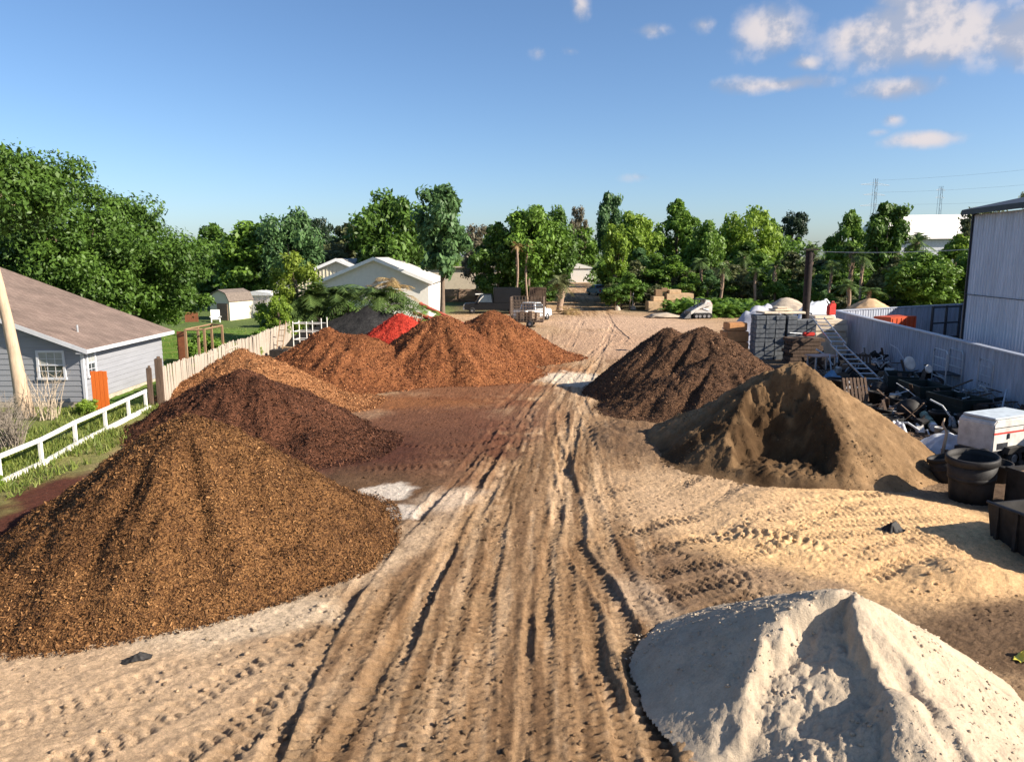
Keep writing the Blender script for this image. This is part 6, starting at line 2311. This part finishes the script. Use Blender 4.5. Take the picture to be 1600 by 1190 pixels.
SH = [shrub_meshes(601, 1.3, 4.0, 24, 130, .26, 'mid'), shrub_meshes(602, 1.1, 4.4, 22, 130, .24, 'olive'), shrub_meshes(603, 1.5, 3.6, 26, 130, .26, 'deep', 'round')]
rs = np.random.RandomState(88)
rows = [(98, 13.8, 40, 2.1, 1.0), (105, 14.5, 52, 2.5, 1.45), (113, 16.0, 60, 2.8, 1.85)]
ORD = 'first second third fourth fifth sixth seventh eighth ninth tenth eleventh twelfth thirteenth fourteenth fifteenth sixteenth seventeenth eighteenth nineteenth twentieth twenty-first twenty-second twenty-third twenty-fourth'.split()
rowname = ['front', 'middle', 'back']
for ri_, (d, xa, xb, stp, sc) in enumerate(rows):
    x = xa
    cnt = 0
    while x < xb:
        cnt += 1
        i = rs.randint(0, 3)
        s = sc * rs.uniform(.85, 1.15)
        tree('nursery_shrub', '%s leafy nursery shrub from the left in the %s row behind the yard' % (ORD[cnt - 1], rowname[ri_]), (x, d + rs.uniform(-.6, .6), 0), SH[i], (s * 1.35, s * 1.35, s), rs.uniform(0, 6.28), '%s row of nursery shrubs' % rowname[ri_], 'shrub',
             mat=['mid', 'olive', 'deep', 'mid', 'teal'][rs.randint(0, 5)])
        x += stp * rs.uniform(.8, 1.2)
for i in range(12):
    px = 1270 + i * 24
    d = 80 + (i * 37 % 11)
    s = .7 + .05 * (i % 5)
    tree('nursery_shrub', '%s low nursery shrub from the left behind the far corrugated wall' % ORD[i], ((px - 800) / 1180 * d, d, 0), SH[i % 3], (s * 1.2, s * 1.2, s * .8), i * 1.1, 'low shrubs behind the far wall', 'shrub', mat=['deep', 'mid', 'olive'][i % 3])
for i, (x, y, s, m_, lab) in enumerate(((12.9, 94.5, .95, 'deep', 'dark shrub at the front corner of the nursery beside the lane'), (14.9, 96, 1.05, 'mid', 'shrub between the two galvanised posts'), (14.9, 103, 1.25, 'deep', 'dark shrub on the right lane edge before the gate'),
        (15.4, 111, 1.5, 'mid', 'green shrub on the right lane edge level with the timber pole'), (17.2, 120, 1.6, 'deep', 'dark shrub on the right lane edge just before the blue pickup'), (18.4, 136, 1.8, 'mid', 'green shrub behind the blue pickup'),
        (4.4, 101, 1.1, 'deep', 'dark shrub on the left lane edge behind the dying palm'), (3.6, 108, 1.35, 'mid', 'green shrub on the left lane edge past the dying palm'), (5.0, 118, 1.5, 'deep', 'dark shrub on the left lane edge halfway to the white building'), (7.2, 132, 1.6, 'mid', 'farthest green shrub on the left lane edge'),
        (8.0, 165, 1.7, 'deep', 'dark shrub on the left before the far white building'), (22.5, 165, 2.0, 'deep', 'dark shrub on the right before the far white building'))):
    tree('lane_shrub', lab, (x, y, 0), SH[i % 3], (s * 1.3, s * 1.3, s), i * 1.7, 'shrubs along the lane', 'shrub', mat=m_)
# fern like bed
rs = np.random.RandomState(91)
V, Tn = [], []
for i in range(46):
    frond_strip(V, Tn, (rs.uniform(-.3, .3), rs.uniform(-.3, .3), .2), rs.uniform(0, 6.28), rs.uniform(.35, 1.35), rs.uniform(1.6, 2.6), rs.uniform(.3, .65), 12, .55, rs)
V = np.array(V).reshape(-1, 3)
fern_me = new_mesh('fern_clump', V, np.arange(len(V)).reshape(-1, 4))
add_attr(fern_me, 'tone', np.repeat(np.array(Tn), 4))
fern_me.materials.append(LM['fern'])
for i in range(15):
    px = [1052, 1075, 1098, 1120, 1142, 1165, 1188, 1065, 1090, 1112, 1135, 1158, 1110, 1135, 1160][i]
    d = [91, 92, 92, 92, 91, 91, 90, 88, 88, 88, 87.5, 87, 84.5, 84.5, 84][i]
    o = link('fern_clump', fern_me)
    o.location = ((px - 800) / 1180 * d, d, 0)
    o.rotation_euler = (0, 0, i * 1.9)
    s = [1.15, 1.2, 1.3, 1.25, 1.2, 1.2, 1.1, 1.1, 1.2, 1.2, 1.15, 1.1, 1.05, 1.1, 1.0][i]
    o.scale = (s, s, s * 1.05)
    tag(o, '%s light green fern like plant from the left in the %s row of the bed' % (ORD[i if i < 7 else i - 7 if i < 12 else i - 12], 'back' if i < 7 else 'middle' if i < 12 else 'front'), 'fern', ['back row of ferns', 'middle row of ferns', 'front row of ferns'][0 if i < 7 else 1 if i < 12 else 2])

# shrubs and saplings round the lawn and the fence
bush = shrub_meshes(611, 1.1, 2.2, 26, 150, .17, 'bright', 'round')
for (x, y, s, m_, lab) in ((-19.4, 46.5, .95, 'mid', 'leafy green bush beside the timber frame'), (-17.9, 54.5, .8, 'mid', 'dark leafy bush growing over the picket fence'), (-17.6, 58.5, 1.1, 'bright', 'tall bright bush at the far end of the picket fence'),
                           (-19.1, 60.5, 1.5, 'bright', 'loose bright bush behind the far fence end'), (-17.9, 31.2, .38, 'bright', 'small bright green plant at the foot of the orange panel'), (-17.0, 49.0, .6, 'bright', 'small bush poking over the middle of the picket fence'),
                           (-22.3, 71, 1.0, 'mid', 'round bush at the right edge of the lawn'), (-31, 92, 2.0, 'deep', 'dark bush behind the small white shed'), (-36.5, 80, 2.2, 'deep', 'dark bush left of the cream shed'),
                           (-15.5, 64, 1.7, 'deep', 'dark bush behind the white tube rack'), (-2.5, 106, 1.3, 'mid', 'round bush before the brown plank fence'), (1.5, 104, 1.6, 'deep', 'dark bush behind the black truck'),
                           (2.2, 112, 1.9, 'deep', 'large dark bush on the left of the far lane'), (-16.1, 23.1, .22, 'lime', 'bright weed beside the white fence post'), (-14.9, 20.9, .25, 'bright', 'small green weed in front of the white fence')):
    tree('garden_bush', lab, (x, y, 0), bush, (s, s, s), x * 3.1, None, 'bush', mat=m_)

# dry shrubs between the white fence and the house
def dry_shrub(label, x, y, n, h, sd, mat):
    rs = np.random.RandomState(sd)
    mb = MB()
    for i in range(n):
        a = rs.uniform(0, 6.28)
        s = rs.uniform(.3, 1.0)
        p0 = Vector((rs.uniform(-.3, .3), rs.uniform(-.3, .3), 0))
        p1 = p0 + Vector((math.cos(a) * .3 * s, math.sin(a) * .3 * s, h * .5 * s))
        p2 = p1 + Vector((math.cos(a) * .45 * s + rs.uniform(-.2, .2), math.sin(a) * .45 * s + rs.uniform(-.2, .2), h * .45 * s))
        mb.tube([p0, p1, p2], [.016, .012, .004], 4, False)
        for k in range(3):
            q = p1.lerp(p2, rs.rand())
            mb.tube([q, q + Vector(rs.uniform(-.28, .28, 3)) + Vector((0, 0, .15))], [.008, .003], 3, False)
    o = mb.build('dry_shrub', mat)
    o.location = (x, y, gz(x, y))
    return tag(o, label, 'shrub')


dry_m = M('dry_stems', (.42, .34, .25), .9, bmp=0)
greystem = M('grey_stems', (.24, .2, .16), .9, bmp=0)
dry_shrub('tall pale leafless shrub in front of the house window', -18.9, 30.2, 34, 2.4, 701, dry_m)
dry_shrub('tangled brown shrub behind the white fence near the left edge', -17.2, 25.2, 110, 1.6, 702, greystem)
dry_shrub('low tangled dry shrub left of the brown tangle behind the white fence', -18.2, 24.0, 80, 1.3, 703, dry_m)
dry_shrub('grey leafless shrub beside the pale flared trunk', -19.8, 28.6, 70, 1.5, 704, greystem)
for i in range(5):
    dry_shrub(['grey brushwood left of the small white shed', 'grey brushwood in front of the small white shed', 'grey brushwood right of the small white shed', 'grey brushwood touching the cream shed wall', 'grey brushwood at the right end of the lawn'][i], [-29.8, -27.8, -26.2, -29.2, -24.8][i], [83, 84, 84, 81, 83][i], 110, 2.6, 710 + i, M('grey_brush', (.27, .23, .2), .9, bmp=0))

# grass tufts: uncountable
rs = np.random.RandomState(95)
n = 26000
x = np.concatenate([rs.uniform(-22, -13.2, n // 2), rs.uniform(-17.4, -15.0, n // 4), rs.uniform(-30, -16.6, n // 4)])
y = np.concatenate([rs.uniform(17, 33, n // 2), rs.uniform(17, 33, n // 4), rs.uniform(34, 70, n // 4)])
kp = (vnoise(x * .9, y * .9, 96) > .38) & ~((x < -18.6) & (y > 32.4) & (y < 41)) & ~((x > -13.6 - .4 * (y > 24)))
x, y = x[kp], y[kp]
n = len(x)
z = broad_h(x, y)
a = rs.rand(n) * 6.28
h = rs.uniform(.08, .3, n) * (1 - .5 * (y > 34))
w = .02 + .02 * rs.rand(n)
dx, dy = np.cos(a) * w, np.sin(a) * w
bx2, by2 = rs.randn(n) * .09, rs.randn(n) * .09
V = np.stack([np.stack([x - dx, y - dy, z - .02], 1), np.stack([x + dx, y + dy, z - .02], 1), np.stack([x + bx2, y + by2, z + h], 1)], 1).reshape(-1, 3)
me = new_mesh('grass_tufts', V, np.arange(len(V)).reshape(-1, 3))
add_attr(me, 'tone', np.repeat(rs.rand(n), 3))
gt_ = link('grass_tufts', me, LM['grass'])
gt_['kind'] = 'stuff'
gt_['label'] = 'rough grass and weeds along the white fence and lawn'
gt_['category'] = 'grass'
